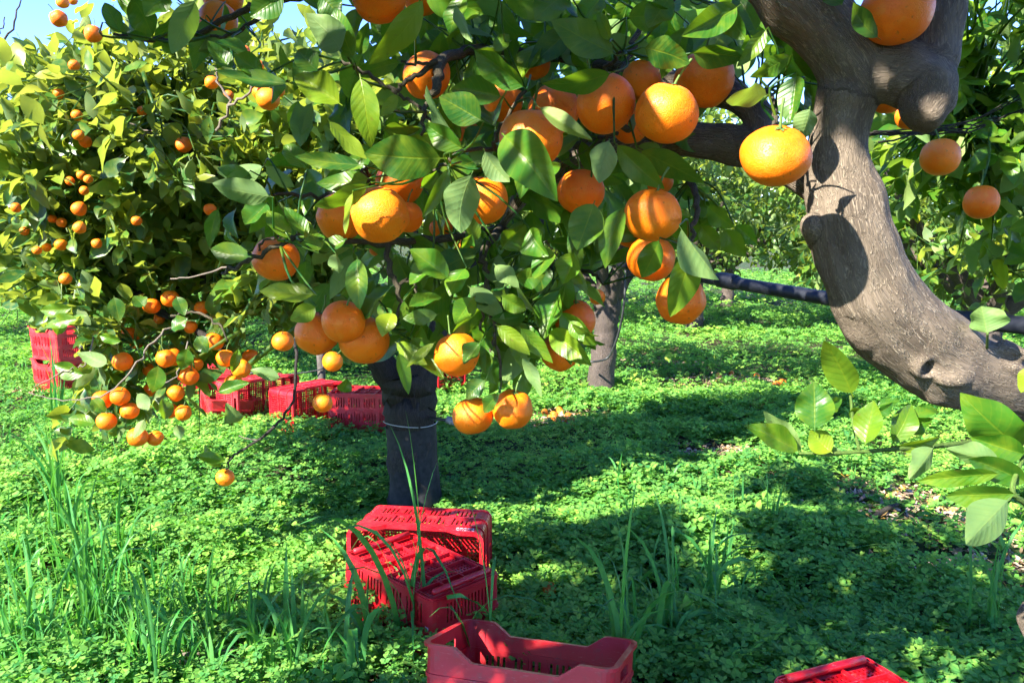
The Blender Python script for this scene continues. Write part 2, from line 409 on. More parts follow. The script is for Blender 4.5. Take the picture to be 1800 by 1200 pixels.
# ================================================================== SETTING
def gnd(x, y):
    x = np.asarray(x, float); y = np.asarray(y, float)
    return .028*np.sin(x*1.1+.7*np.sin(y*.8))+.022*np.sin(y*1.7+x*.6)+.010*np.sin(x*4.3+y*3.1)
xs = np.concatenate([-np.geomspace(200, 8, 14), np.linspace(-7, 7, 71), np.geomspace(8, 200, 14)])
ys = np.concatenate([[-60, -20, -8, -4], np.linspace(-2, 16, 91), np.geomspace(17.5, 320, 16)])
X, Y = np.meshgrid(xs, ys, indexing='ij'); Z = gnd(X, Y)*np.clip((40-np.abs(Y))/20, 0, 1)*np.clip((40-np.abs(X))/20, 0, 1)
nx, ny = X.shape; i, j = np.meshgrid(np.arange(nx-1), np.arange(ny-1), indexing='ij'); i = i.ravel(); j = j.ravel()
g = MB(); g.add(np.stack([X, Y, Z], -1).reshape(-1, 3), np.stack([i*ny+j, (i+1)*ny+j, (i+1)*ny+j+1, i*ny+j+1], 1))
tag(g.obj('ground', M['soil']), None, None, kind='structure')

def poly_in(px, py, poly):
    px = np.asarray(px); inside = np.zeros(px.shape, bool); n = len(poly)
    for a in range(n):
        x0, y0 = poly[a]; x1, y1 = poly[(a+1) % n]
        if y0 == y1: continue
        c = ((y0 > py) != (y1 > py)) & (px < (x1-x0)*(py-y0)/(y1-y0)+x0)
        inside ^= c
    return inside

# bare patches with dead leaves: (x, y, rx, ry)
BARE = [(*G(1700, 935)[:2], .55, .40), (*G(1280, 805)[:2], .30, .26), (*G(1290, 682)[:2], .75, .32), (*G(985, 735)[:2], .36, .32),
        (*G(1560, 885)[:2], .3, .2), (*G(60, 700)[:2], .5, .35), (*G(250, 1170)[:2], .45, .10), (*G(1180, 640)[:2], .5, .25), (*G(640, 690)[:2], .4, .25), (*G(1750, 1010)[:2], .5, .14)]
def bare(x, y):
    b = np.zeros(np.shape(x))
    for bx, by, rx, ry in BARE:
        q = ((x-bx)/rx)**2+((y-by)/ry)**2
        b = np.maximum(b, np.clip(1.6-q, 0, 1))
    p = np.stack([np.asarray(x, float), np.asarray(y, float), 0*np.asarray(x, float)], -1)
    return np.clip(b+.75*lumpy(p, 9.0, 3.0)*(b > 0)+.45*lumpy(p, 23.0, 8.0)*(b > 0), 0, 1)
TRUNKS = [(-.5, 3.97, .16), (.8, 7.05, .15)]

def free(x, y):
    ok = np.ones(x.shape, bool)
    for bx, by, a_, hx, hy in ((.05, 2.08, -19, .25, .155), (-.37, 2.80, -44, .25, .155), (-.45, 3.2, -8, .25, .14), (.93, 1.88, -68, .25, .155)):
        ca, sa = math.cos(R_(a_)), math.sin(R_(a_)); u_ = (x-bx)*ca+(y-by)*sa; v_ = -(x-bx)*sa+(y-by)*ca; ok &= ~((np.abs(u_) < hx) & (np.abs(v_) < hy))
    return ok
def clover(mb, n, y0, y1, size, detail, hmul=1.0):
    y = np.sqrt(rng.uniform(y0*y0, y1*y1, n)); x = rng.uniform(-.72, .72, n)*y+rng.normal(size=n)*.02
    dens = .62+.5*lumpy(np.stack([x, y, 0*x], 1), 1.6, 2.0)
    ok = (rng.uniform(0, 1, n) > bare(x, y)*.93) & (rng.uniform(0, 1, n) < np.clip(dens+.55, .3, 1))
    ok &= free(x, y)
    x, y = x[ok], y[ok]; n = len(x)
    h = (.085+.10*lumpy(np.stack([x, y, 0*x], 1), 2.4, 5.0)+.03*lumpy(np.stack([x, y, 0*x], 1), 7.0, 1.0))*hmul*(1-.75*bare(x, y))
    h = h+.11*np.exp(-((x+1.35)/.9)**2-((y-4.75)/.45)**2)
    e = G(690, 1110); h = h+.09*np.exp(-((x-e[0])/.35)**2-((y-e[1])/.22)**2)
    h = np.maximum(h, .012)
    z = gnd(x, y)+h*rng.uniform(.25, 1.12, n)
    yaw = rng.uniform(0, 6.28, n); tilt = rng.normal(size=(n, 2))*.36
    N = norm(np.stack([tilt[:, 0], tilt[:, 1]-.05, np.ones(n)], 1))
    A = np.stack([np.cos(yaw), np.sin(yaw), 0*yaw], 1); A = norm(A-N*np.sum(A*N, 1, keepdims=True)); B = np.cross(N, A)
    s = size*rng.uniform(.55, 1.3, n)*(.8+.35*np.clip(lumpy(np.stack([x, y, 0*x], 1), .9, 9.0), -1, 1))
    C = np.stack([x, y, z], 1)
    t = np.stack([np.clip(.42+.22*lumpy(np.stack([x, y, 0*x], 1), 1.2, 4.)+rng.normal(size=n)*.16, 0, 1), rng.uniform(0, 1, n)**2, rng.uniform(0, 1, n)], 1)
    # one leaflet: folded heart
    if detail == 2:
        lx = np.array([0, .30, .52, .46, .55, .52, .30]); ly = np.array([0, -.26, -.20, 0, 0, .20, .26]); lx[4] = .46
        lx = np.array([.02, .32, .54, .45, .54, .32]); ly = np.array([0, -.27, -.19, 0, .19, .27]); up = np.array([0, .06, .05, -.02, .05, .06])
        fc = np.array([[0, 1, 2, 3], [0, 3, 4, 5]])
    else:
        lx = np.array([.0, .42, .5, .42]); ly = np.array([0, -.28, 0, .28]); up = np.array([0, .05, -.03, .05]); fc = np.array([[0, 1, 2, 3]])
    k = len(lx)
    for q in range(3):
        a = q*2*np.pi/3; ca, sa = np.cos(a), np.sin(a)
        ex = A*ca+B*sa; ey = -A*sa+B*ca
        dr = rng.uniform(-.18, .05, n)
        V = C[:, None]+s[:, None, None]*(lx[None, :, None]*ex[:, None]+ly[None, :, None]*ey[:, None]+(up[None, :, None]+(lx[None]*dr[:, None])[..., None])*N[:, None])
        f = (fc[None]+(np.arange(n)*k)[:, None, None]).reshape(-1, fc.shape[1])
        mb.add(V.reshape(-1, 3), f, tint=np.repeat(t, k, 0))

cl = MB()
clover(cl, 44000, 1.5, 4.2, .056, 2)
clover(cl, 62000, 4.2, 8.0, .058, 2)
clover(cl, 52000, 8.0, 16.0, .085, 1, 1.15)
clover(cl, 30000, 16.0, 34.0, .16, 1, 1.3)
tag(cl.obj('clover', M['clover'], smooth=False), 'dense bright green clover covering the orchard floor', 'clover', kind='stuff')

def blades(mb, base, n, length, spread, lean, width, tint=.4, curve=.6):
    """n curved grass blades from around one spot"""
    base = np.asarray(base, float)
    for _ in range(n):
        b = base+np.array([rng.normal()*spread*.55, rng.normal()*spread*.55, 0])
        az = rng.uniform(0, 6.28); m = min(1.3, curve*rng.uniform(.12, 1.25))
        out = np.array([np.cos(az), np.sin(az), 0])*m*.75+np.array([lean[0], lean[1], 0])
        ln = length*rng.uniform(.45, 1.1); t = np.linspace(0, 1, 9)
        bend = t**rng.uniform(1.6, 2.6)
        p = b+np.outer(t*ln, [0, 0, 1])+np.outer(bend*ln, out)-np.outer(t**3.4*ln*min(.8, m*.8), [0, 0, 1])
        T = norm(np.gradient(p, axis=0)); fd = rng.uniform(0, 6.28); sd = np.array([np.cos(fd), np.sin(fd), 0.0])
        sd = norm(sd-T*np.sum(T*sd, 1, keepdims=True)); nr = np.cross(T, sd)
        wd = width*rng.uniform(.6, 1.25)*np.minimum(1, np.minimum(t*8+.35, (1-t)*2.6+.03))
        V = np.stack([p-sd*wd[:, None]*.5, p+nr*wd[:, None]*.14, p+sd*wd[:, None]*.5], 1).reshape(-1, 3)
        k = np.arange(8); q = np.concatenate([np.stack([k*3+c, k*3+c+1, k*3+c+4, k*3+c+3], 1) for c in (0, 1)])
        tt = [np.clip(tint+rng.normal()*.15, 0, 1), rng.uniform(0, 1)**2, rng.uniform()]
        mb.add(V, q, tint=np.tile(tt, (27, 1)))

# thin loose grass growing through the clover
gr = MB()
def grass_region(poly, n, length, width, tint, cnt=2):
    xs_ = [p[0] for p in poly]; ys_ = [p[1] for p in poly]; k = 0
    while k < n:
        px, py = rng.uniform(min(xs_), max(xs_)), rng.uniform(min(ys_), max(ys_))
        if not poly_in(np.array(px), np.array(py), poly): continue
        q = G(px, py); q[2] = gnd(q[0], q[1]); blades(gr, q, cnt, length, .04, (0, 0), width, tint); k += 1
grass_region([(0, 590), (60, 590), (200, 700), (460, 720), (430, 800), (200, 800), (0, 1000)], 320, .20, 0.0112, .5)
grass_region([(0, 940), (200, 960), (420, 1060), (600, 1200), (0, 1250)], 230, .34, 0.0110, .55)
grass_region([(60, 780), (330, 780), (260, 900), (100, 950)], 60, .2, 0.0084, .5)
grass_region([(1250, 850), (1800, 850), (1800, 1250), (1150, 1250)], 60, .15, 0.0056, .5)
grass_region([(1060, 880), (1300, 880), (1300, 1200), (1060, 1200)], 45, .34, .011, .15)
grass_region([(400, 1100), (760, 1100), (760, 1250), (400, 1250)], 60, .2, 0.0098, .4)
grass_region([(760, 560), (1600, 560), (1700, 760), (800, 730)], 240, .12, 0.0070, .75)
grass_region([(420, 560), (700, 560), (700, 680), (420, 680)], 120, .16, 0.0084, .5)
for px, py in [(440, 750), (455, 745), (425, 757), (470, 752), (530, 740), (538, 748), (590, 745), (640, 742), (660, 745), (690, 740), (395, 765), (505, 748), (560, 748), (780, 720), (790, 715), (770, 725), (800, 722), (612, 750), (650, 748), (545, 742), (1120, 720), (1240, 700)]:
    q = G(px, py); q[2] = gnd(q[0], q[1]); blades(gr, q, 2, .34, .03, (0, 0), .006, .95, .35)
tag(gr.obj('grass', M['blade']), 'thin loose green grass growing up through the clover', 'grass', kind='stuff')

# broad-leaved weeds of other kinds in patches
wd = MB(); n = 2600
y = np.sqrt(rng.uniform(1.7**2, 9**2, n)); x = rng.uniform(-.7, .7, n)*y; ok = lumpy(np.stack([x, y, 0*x], 1), 2.1, 17.0) > .12; ok &= free(x, y); x, y = x[ok], y[ok]; n = len(x); k = 6
c = np.repeat(np.stack([x, y, gnd(x, y)+rng.uniform(.03, .13, n)], 1), k, 0)+rng.normal(size=(n*k, 3))*.012
ax = rand_unit(n*k); ax[:, 2] = np.abs(ax[:, 2])*.7+.12; sz = np.repeat(rng.uniform(.035, .085, n), k)
leaf_batch(wd, c, ax, rand_unit(n*k)*.3+np.array([0, 0, 1]), sz, sz*np.repeat(rng.uniform(.25, .6, n), k), np.stack([np.repeat(np.clip(rng.normal(size=n)*.25+.45, 0, 1), k), rng.uniform(0, 1, n*k)**2, rng.uniform(0, 1, n*k)], 1), rng.uniform(.0, .5, n*k), rng.uniform(.0, .4, n*k), .1, 5, 2)
for _ in range(260):                                                         # dry stalks
    yy = rng.uniform(2, 8); xx = rng.uniform(-.68, .68)*yy; b = np.array([xx, yy, gnd(xx, yy)+rng.uniform(.02, .08)]); a = rng.uniform(0, 6.28); ln = rng.uniform(.08, .3)
    wd.mi = 1; tube(wd, np.array([b, b+np.array([math.cos(a)*ln*.5, math.sin(a)*ln*.5, .03*rng.uniform(0, 2)]), b+np.array([math.cos(a)*ln, math.sin(a)*ln, .02])]), [.002, .0018, .001], 4, cap=False)
tag(wd.obj('weeds', [M['clover'], M['straw']]), 'mixed broad-leaved weeds and dry stalks among the clover', 'weeds', kind='stuff')

# dead leaves and straw on the bare patches
lt = MB()
for bx, by, rx, ry in BARE:
    n = int(900*rx*ry/.15); a = rng.uniform(0, 6.28, n); r = np.abs(rng.normal(size=n))*.8
    p = np.stack([bx+rx*r*np.cos(a), by+ry*r*np.sin(a)], 1); p = np.column_stack([p, gnd(p[:, 0], p[:, 1])+rng.uniform(.004, .03, n)])
    ax = rand_unit(n); ax[:, 2] *= .3
    leaf_batch(lt, p, ax, rand_unit(n)*.45+np.array([0, 0, 1]), rng.uniform(.02, .06, n), rng.uniform(.006, .028, n),
               np.stack([rng.uniform(0, 1, n), rng.uniform(0, 1, n), rng.uniform(0, 1, n)], 1), rng.uniform(.1, .9, n), rng.uniform(-.3, .4, n), .1, 4, 2, .0)
tag(lt.obj('leaf_litter', M['litter']), 'dry brown fallen leaves and straw on bare soil patches', 'leaf litter', kind='stuff')

# ================================================================== CRATES
CL, CW, CHT = .52, .32, .29
def grid_panel(mb, cx, rz, mask, fo, fi, closed=False):
    """cells of a wall: mask[c][r] solid; fo/fi map (col edge, row edge) to outer/inner point"""
    nc, nr = len(cx), len(rz); ncell = nc if closed else nc-1
    Vo = np.array([[fo(c, r) for r in range(nr)] for c in range(nc)]).reshape(-1, 3)
    Vi = np.array([[fi(c, r) for r in range(nr)] for c in range(nc)]).reshape(-1, 3); K = nc*nr
    q = []; I = lambda c, r: (c % nc)*nr+r
    sol = lambda c, r: 0 <= r < nr-1 and (closed or 0 <= c < ncell) and mask[c % ncell][r]
    for c in range(ncell):
        for r in range(nr-1):
            if not sol(c, r): continue
            a, b, d, e = I(c, r), I(c+1, r), I(c+1, r+1), I(c, r+1)
            q += [[a, b, d, e], [K+a, K+e, K+d, K+b]]
            if not sol(c, r-1): q.append([a, K+a, K+b, b])
            if not sol(c, r+1): q.append([e, d, K+d, K+e])
            if not sol(c-1, r): q.append([a, e, K+e, K+a])
            if not sol(c+1, r): q.append([b, K+b, K+d, d])
    mb.add(np.concatenate([Vo, Vi]), q)

def perimeter():
    """columns round the crate: (x, y, nx, ny, side, s along the side)"""
    rc = .03; out = []
    sides = [((-CL/2, -CW/2), (1, 0), CL, 'long'), ((CL/2, -CW/2), (0, 1), CW, 'short'), ((CL/2, CW/2), (-1, 0), CL, 'long'), ((-CL/2, CW/2), (0, -1), CW, 'short')]
    for (ox, oy), (dx, dy), ln, nm in sides:
        nx_, ny_ = dy, -dx
        cols = [rc]
        m = 22 if nm == 'long' else 13
        a0, a1 = .055, ln-.055; cols.append(a0); step = (a1-a0)/m
        for k in range(m):
            cols += [a0+step*k+step*.44, a0+step*(k+1)]
        cols.append(ln-rc)
        for s in cols: out.append((ox+dx*s, oy+dy*s, nx_, ny_, nm, s/ln))
        cx_, cy_ = ox+dx*(ln-rc)-nx_*rc, oy+dy*(ln-rc)-ny_*rc
        for th in (22.5, 45, 67.5):
            t = R_(th); vx = nx_*math.cos(t)+dx*math.sin(t); vy = ny_*math.cos(t)+dy*math.sin(t)
            out.append((cx_+vx*rc, cy_+vy*rc, vx, vy, 'corner', 0))
    return out
PER = perimeter()
def top_z(nm, s):
    if nm == 'long':
        e = min(s, 1-s); return CHT-.055*np.clip((e-.17)/.10, 0, 1)*.65
    return CHT
ROWS = [0, .03, .096, .140, .198, 1]
def crate_wall():
    mb = MB(); nc = len(PER); z = lambda c, r: top_z(PER[c][4], PER[c][5]) if r == 5 else ROWS[r]
    mask = []
    for c in range(nc):
        p, q = PER[c], PER[(c+1) % nc]; row = [True]*5
        if p[4] == q[4] and p[4] in ('long', 'short'):
            k = [x for x in range(nc) if PER[x][4] == p[4] and (PER[x][2], PER[x][3]) == (p[2], p[3])]; idx = k.index(c)
            wide = (idx % 2 == 1); post = (idx//2) % 6 == 5 and p[4] == 'long'
            if wide and not post and 0 < idx < len(k)-2: row[1] = row[3] = False
        mask.append(row)
    t = .004; taper = lambda zz: 1-.035*(1-zz/CHT)
    def fo(c, r):
        p = PER[c]; zz = z(c, r); k = taper(zz); return (p[0]*k, p[1]*k, zz)
    def fi(c, r):
        p = PER[c]; zz = z(c, r); k = taper(zz); return (p[0]*k-p[2]*t, p[1]*k-p[3]*t, zz)
    # handle opening in the top band of the short ends is cut by splitting the last row
    rows = ROWS[:4]+[.198, .232, .262, 1]
    m2 = []
    for c in range(nc):
        p = PER[c]; row = mask[c][:4]+[True, True, True]
        if p[4] == 'short' and PER[(c+1) % nc][4] == 'short' and .31 < p[5] < .66: row[5] = False
        m2.append(row)
    def zz2(c, r):
        tz = top_z(PER[c][4], PER[c][5])
        if r == 7: return tz
        if r >= 5: return .198+(tz-.198)*{5: .32, 6: .68}[r]
        return rows[r]
    z = zz2
    grid_panel(mb, PER, rows, m2, fo, fi, True)
    return mb
def sweep(mb, zf, out, hgt):
    """rectangular band round the crate, proud of the wall"""
    n = len(PER); V = []
    for p in PER:
        zz = zf(p[4], p[5]); k = 1-.035*(1-zz/CHT)
        for o_, h_ in ((-.0065, -hgt/2), (out, -hgt/2), (out, hgt/2), (-.0065, hgt/2)):
            V.append((p[0]*k+p[2]*o_, p[1]*k+p[3]*o_, zz+h_))
    q = []
    for c in range(n):
        for e in range(4): q.append([c*4+e, ((c+1) % n)*4+e, ((c+1) % n)*4+(e+1) % 4, c*4+(e+1) % 4])
    mb.add(V, q)
def make_crate(label):
    t = empty('crate', (0, 0, 0), label, 'crate', 'red plastic harvest crates')
    crate_wall().obj('side_wall', M['red'], t, False)
    b = MB(); sweep(b, top_z, .010, .009); b.obj('rim', M['red'], t, False)
    b = MB(); sweep(b, lambda n_, s_: .118, .0045, .012); sweep(b, lambda n_, s_: .212, .0045, .008); sweep(b, lambda n_, s_: .012, .003, .012)
    for sx in (-.24, -.12, 0, .12, .24):                                  # uprights on the long sides
        for sy in (-1, 1):
            k = .985; b.box((sx*CL*2*.48, sy*(CW/2*k+.0005), .165), (.007, .010, .082 if abs(sx) < .2 else .084))
    b.obj('rib', M['red'], t, False)
    # base: fine grid with deep cross ribs under it
    b = MB(); k = .955; nx_, ny_ = 31, 19
    ex = []; x0 = -CL/2*k+.012; W_ = CL*k-.024
    for c in range(nx_): ex += [x0+W_*c/nx_, x0+W_*(c+.42)/nx_]
    ex.append(x0+W_); y0 = -CW/2*k+.012; H_ = CW*k-.024; ey = []
    for c in range(ny_): ey += [y0+H_*c/ny_, y0+H_*(c+.42)/ny_]
    ey.append(y0+H_)
    mask = [[(c % 2 == 0) or (r % 2 == 0) or (c//2) % 8 == 0 for r in range(len(ey)-1)] for c in range(len(ex)-1)]
    grid_panel(b, ex, ey, mask, lambda c, r: (ex[c], ey[r], .014), lambda c, r: (ex[c], ey[r], .018))
    for c in range(7): b.box((x0+W_*c/6, 0, .0065), (.004, H_+.01, .013))
    for c in range(4): b.box((0, y0+H_*c/3, .006), (W_+.01, .004, .011))
    b.obj('base', M['red'], t, False)
    for sx in (-1, 1):                                                     # stacking rails at the ends of the base
        b = MB(); p = np.array([[sx*(CL/2*.965-.030), y, -.008] for y in np.linspace(-CW/2+.035, CW/2-.035, 5)]); tube(b, p, .011, 8); b.obj('foot_rail', M['red'], t)
    return t
def copy_thing(src, label=None):
    c = src.copy(); col.objects.link(c)
    for ch in list(src.children):
        d = ch.copy(); col.objects.link(d); d.parent = c
    if label: c['label'] = label
    return c
def add_print(t, spots):
    # worn white print on the wall; the letters are rubbed off beyond reading
    b = MB()
    for x0, z0, dx, dz, nch, hh in spots:
        y = CW/2+.0008; up = np.array([-dz, dx])
        for ch in range(nch):
            o_ = np.array([x0, z0])+np.array([dx, dz])*ch*hh*.95
            st_ = [(0, .5, .16, 1), (.6, .5, .16, .9), (.3, .92, .6, .17), (.3, .5, .6, .15), (.3, .08, .6, .17)]
            for k in rng.choice(5, 3, replace=False):
                a, h, sx, sz = st_[k]; c = o_+np.array([dx, dz])*a*hh+up*(h-.5)*hh
                e = np.abs(np.array([dx, dz]))*sx*hh+np.abs(up)*sz*hh
                kk = 1-.035*(1-c[1]/CHT); b.box((c[0]*kk, y*kk+.0006, c[1]), (e[0], .0016, e[1]))
    b.obj('lettering', M['print'], t, False)
def basis(xd, zd):
    zd = norm(np.array(zd, float)); xd = np.array(xd, float); xd = norm(xd-zd*np.dot(xd, zd)); yd = np.cross(zd, xd)
    return Matrix(np.column_stack([xd, yd, zd]).tolist())
def put(o, loc, xd, zd): o.matrix_world = Matrix.Translation(Vector(loc)) @ basis(xd, zd).to_4x4()
def yaw(a): return np.array([math.cos(R_(a)), math.sin(R_(a)), 0])
def faded(o):
    for ch in o.children:
        if ch.name.split('.')[0] != 'lettering':
            ch.data = ch.data.copy(); ch.data.materials.clear(); ch.data.materials.append(M['red_faded'])

cr = make_crate('empty open red crate standing upright in the clover, nearest the camera')
cr['label'] = 'empty open red crate standing upright in front of the overturned pair'
c0 = G(941, 1129, CHT); put(cr, (c0[0]-.02, c0[1]-.055, .0), yaw(-19), (.05, .25, 1))
c2 = copy_thing(cr, 'red crate turned upside down, leaning at the mouth of the crate by the wrapped trunk')
q = G(738, 972, CHT); put(c2, (q[0], q[1], CHT-.035), yaw(-44), (-.03, .02, -1))
c3 = copy_thing(cr, 'red crate lying on its side at the foot of the wrapped trunk, open mouth showing')
q = G(728, 920, CW); d_ = yaw(-8); nrm_ = np.array([d_[1], -d_[0], 0]); put(c3, q-nrm_*CHT+np.array([0, 0, -CW/2-.03]), d_, nrm_)
c4 = copy_thing(cr, 'overturned red crate cut off by the bottom edge of the photo, base grid upward')
A_, B_ = G(1365, 1185, CHT), G(1500, 1149, CHT); ld = yaw(-68); q = (A_+B_)/2+ld*CL/2; put(c4, (q[0], q[1], CHT), ld, (0, 0, -1))
add_print(c2, [(.232, .10, 0, 1, 5, .016), (.215, .17, 0, 1, 3, .014)]); add_print(c3, [(.228, .262, -1, 0, 6, .016), (.222, .238, -1, 0, 5, .015)])
# the group by the far trees
c5 = copy_thing(cr, 'tallest red crate of the far group, tipped on its side beside the orange chain')
q = G(452, 677, CW); n5 = np.array([.80, -.60, 0]); x5 = np.array([.60, .80, 0]); put(c5, (q[0]-n5[0]*.145, q[1]-n5[1]*.145, CW/2), x5, n5)
c6 = copy_thing(cr, 'small visible piece of a red crate sunk in grass before the tipped crate')
q = G(385, 752); put(c6, (q[0], q[1]+.1, -.06), yaw(-62), (.18, -.1, 1))
c7 = copy_thing(cr, 'red crate almost hidden behind hanging orange branches and the tipped crate')
q = G(362, 650, CHT); put(c7, (q[0], q[1], 0), yaw(10), (0, 0, 1))
c8 = copy_thing(cr, 'red crate on its side between the tipped crate and the overturned one')
q = G(545, 690, CW-.03); n8 = np.array([.80, -.6, 0]); put(c8, (q[0]-n8[0]*.145, q[1]-n8[1]*.145, CW/2-.03), np.array([.6, .8, 0]), n8)
c9 = copy_thing(cr, 'overturned red crate whose end is hidden by the wrapped trunk')
q = G(648, 697, CHT); put(c9, (q[0], q[1], CHT-.02), yaw(-6), (0, 0, -1))
c10 = copy_thing(cr, 'red crate stood on end behind the wrapped trunk, seen through its fork')
q = G(742, 692); put(c10, (q[0], q[1]+.15, CL/2-.02), (0, 0, 1), np.array([.72, -.69, 0]))
c11 = copy_thing(cr, 'sun-faded red crate at the bottom of the stack of two beside the lit grass')
q = G(92, 703); put(c11, (q[0], q[1]+.2, 0), yaw(-38), (-.03, 0, 1))
c12 = copy_thing(cr, 'sun-faded red crate on top of the stack of two beside the lit grass')
put(c12, (q[0]+.005, q[1]+.2, CHT+.006), yaw(-37), (-.03, 0, 1))
for o in (c11, c12, c5, c6, c7): faded(o)
for o, dx, dz in ((c5, 0, .06), (c6, 0, .06), (c7, 0, .06), (c8, 0, .06), (c9, 0, .07), (c10, .07, .10), (c11, 0, .05), (c12, 0, .05)):
    m = o.matrix_world.copy(); m.translation += Vector((dx, 0, dz)); o.matrix_world = m

# ================================================================== ORANGES
def orange_mesh(seed, seg=40, rings=24):
    r = np.random.default_rng(seed); th = np.linspace(0, np.pi, rings+1)[1:-1]; ph = np.linspace(0, 2*np.pi, seg, endpoint=False)
    T, H = np.meshgrid(th, ph, indexing='ij')
    D = np.stack([np.sin(T)*np.cos(H), np.sin(T)*np.sin(H), np.cos(T)], -1).reshape(-1, 3)
    D = np.concatenate([D, [[0, 0, 1], [0, 0, -1]]])
    k = 1+.022*np.sin(D@r.normal(size=3)*2.2+r.uniform(0, 6))+.014*np.sin(D@r.normal(size=3)*3.5+r.uniform(0, 6))
    az = np.arctan2(D[:, 1], D[:, 0]); top = np.clip((D[:, 2]-.8)/.2, 0, 1)
    k = k-.07*top**2+.012*top*np.cos(az*9)-.03*np.clip((-D[:, 2]-.93)/.07, 0, 1)
    V = D*k[:, None]; V[:, 2] *= .965
    n = rings-1; mb = MB(); i, j = np.meshgrid(np.arange(n-1), np.arange(seg), indexing='ij'); i = i.ravel(); j = j.ravel(); j2 = (j+1) % seg
    f = [np.stack([i*seg+j, (i+1)*seg+j, (i+1)*seg+j2, i*seg+j2], 1)]
    jj = np.arange(seg); f.append(np.stack([np.full(seg, n*seg), jj, (jj+1) % seg], 1)); f.append(np.stack([np.full(seg, n*seg+1), (n-1)*seg+(jj+1) % seg, (n-1)*seg+jj], 1))
    mb.add(V*.042, f); return mb.mesh('orange')
OM = [orange_mesh(i) for i in range(5)]
OMs = [orange_mesh(20+i, 20, 12) for i in range(3)]
def stalk_mesh():
    mb = MB()
    p, r = smooth_path([[0, 0, .0365], [.002, .001, .047], [.006, .003, .060], [.013, .004, .074]], [.0022, .0018, .0017, .0019], 4); tube(mb, p, r, 7)
    for k in range(5):
        a = k*1.2566; c, s = math.cos(a), math.sin(a)
        mb.add([[-s*.0022, c*.0022, .0385], [c*.0065-s*.002, s*.0065+c*.002, .0385], [c*.009, s*.009, .0372], [c*.0065+s*.002, s*.0065-c*.002, .0385], [s*.0022, -c*.0022, .0385]], [[0, 1, 2, 3, 4]])
    return mb.mesh('stalk')
SM = stalk_mesh()
GF = 'oranges on the bough of the bare grey tree'
GM = 'small oranges on the tree with the wrapped trunk'
FG = [ # px, py, r, depth, label
 (1363,275,59,1.00,'big orange hanging against the bare grey trunk, half in leaf shadow'),
 (1172,199,54,1.07,'sunlit orange touching the arched dark limb, soft leaf shadow on its face'),
 (1064,183,53,1.10,'sunlit orange beside the dark limb pair, tucked under a bright leaf'),
 (974,193,46,1.20,'orange behind a curled brown leaf, next to the brightest fruit'),
 (935,243,55,1.15,'sunlit orange half covered by a big mottled green leaf'),
 (1238,140,51,1.24,'deep orange fruit in full shade under a dark ribbed leaf'),
 (1128,142,36,1.28,'orange peeping out between and behind the two brightest fruits'),
 (1108,222,32,1.28,'sliver of orange seen below the gap between the brightest two fruits'),
 (668,378,50,1.13,'fully sunlit round orange in the middle of the leafy bough'),
 (598,382,43,1.26,'shaded orange beside the fully sunlit round one'),
 (703,322,43,1.30,'orange above the fully sunlit round one, below the big glossy leaf'),
 (485,456,41,1.20,'lone orange with a thin twig crossing its face'),
 (603,566,39,1.28,'front orange of the hanging cluster of three above the trunk fork'),
 (557,585,39,1.36,'orange of the hanging trio on the side toward the crates'),
 (641,597,44,1.36,'lowest orange of the hanging trio, touching the trunk fork'),
 (803,623,40,1.30,'shaded orange with pale streaks beside the trunk fork'),
 (831,731,36,1.37,'lowest hanging orange of the bough, twin nearer the trunk'),
 (901,719,37,1.36,'orange of the lowest twin pair, the one away from the trunk'),
 (852,351,43,1.20,'shaded orange behind an upright pale leaf'),
 (1147,379,50,1.08,'orange with a sharp slanting sunlit half, above a hanging lit leaf'),
 (1020,338,42,1.28,'deep orange fruit with one tiny spot of sun'),
 (1144,455,43,1.26,'shaded orange behind a dark pointed leaf, under the half-lit one'),
 (1197,527,44,1.19,'orange partly wrapped by a long hanging lit leaf near the pipe end'),
 (1011,563,36,1.40,'orange before the slim far trunk, crossed by two leaves'),
 (984,619,34,1.48,'orange with a star-shaped dark stalk scar beside the slim far trunk'),
 (750,133,41,1.26,'orange crossed by dark forked twigs high on the bough'),
 (383,37,34,1.42,'shaded orange crossed by bare twigs near the top of the photo'),
 (392,-4,34,1.52,'orange cut by the photo top, behind the twig-crossed one'),
 (667,-8,50,1.25,'large shaded orange cut by the top edge above a bright narrow leaf'),
 (742,-6,34,1.34,'orange behind the yellow-lit leaf at the top edge'),
 (1576,22,62,1.06,'large orange wedged in the fork of the grey trunk'),
 (1653,277,33,1.78,'orange under dry vine stems behind the grey trunk'),
 (1725,356,30,1.95,'dark orange hanging alone low behind the grey trunk'),
 (940,113,27,1.36,'dull shaded orange between two green leaves'),
 (884,176,37,1.30,'orange under the wavy lit leaf, mostly behind leaves'),
 (820,430,23,1.50,'part of an orange showing under the upright pale leaf'),
 (775,400,21,1.50,'part of an orange showing beside the upright pale leaf'),
 (1160,318,24,1.34,'orange sliver above the half-lit fruit'),
 (1112,405,32,1.30,'orange mostly behind the half-lit fruit and a drooping leaf'),
 (1560,172,28,1.35,'orange edge showing beneath the sawn limb stub'),
 (1597,205,22,1.42,'second orange edge under the sawn limb stub, by the cut face'),
 (918,545,19,1.70,'reddish piece of orange deep in the shaded leaves'),
 (822,238,24,1.36,'bright piece of orange between leaves above the pale upright leaf'),
 (662,438,13,1.60,'small bit of orange under the fully sunlit one'),
 (716,382,28,1.24,'orange tucked behind the fully sunlit round one'),
 (862,620,12,1.60,'tiny bit of orange behind the streaked one'),
 (930,430,14,1.60,'bit of orange deep in shade below the mottled leaf'),
]
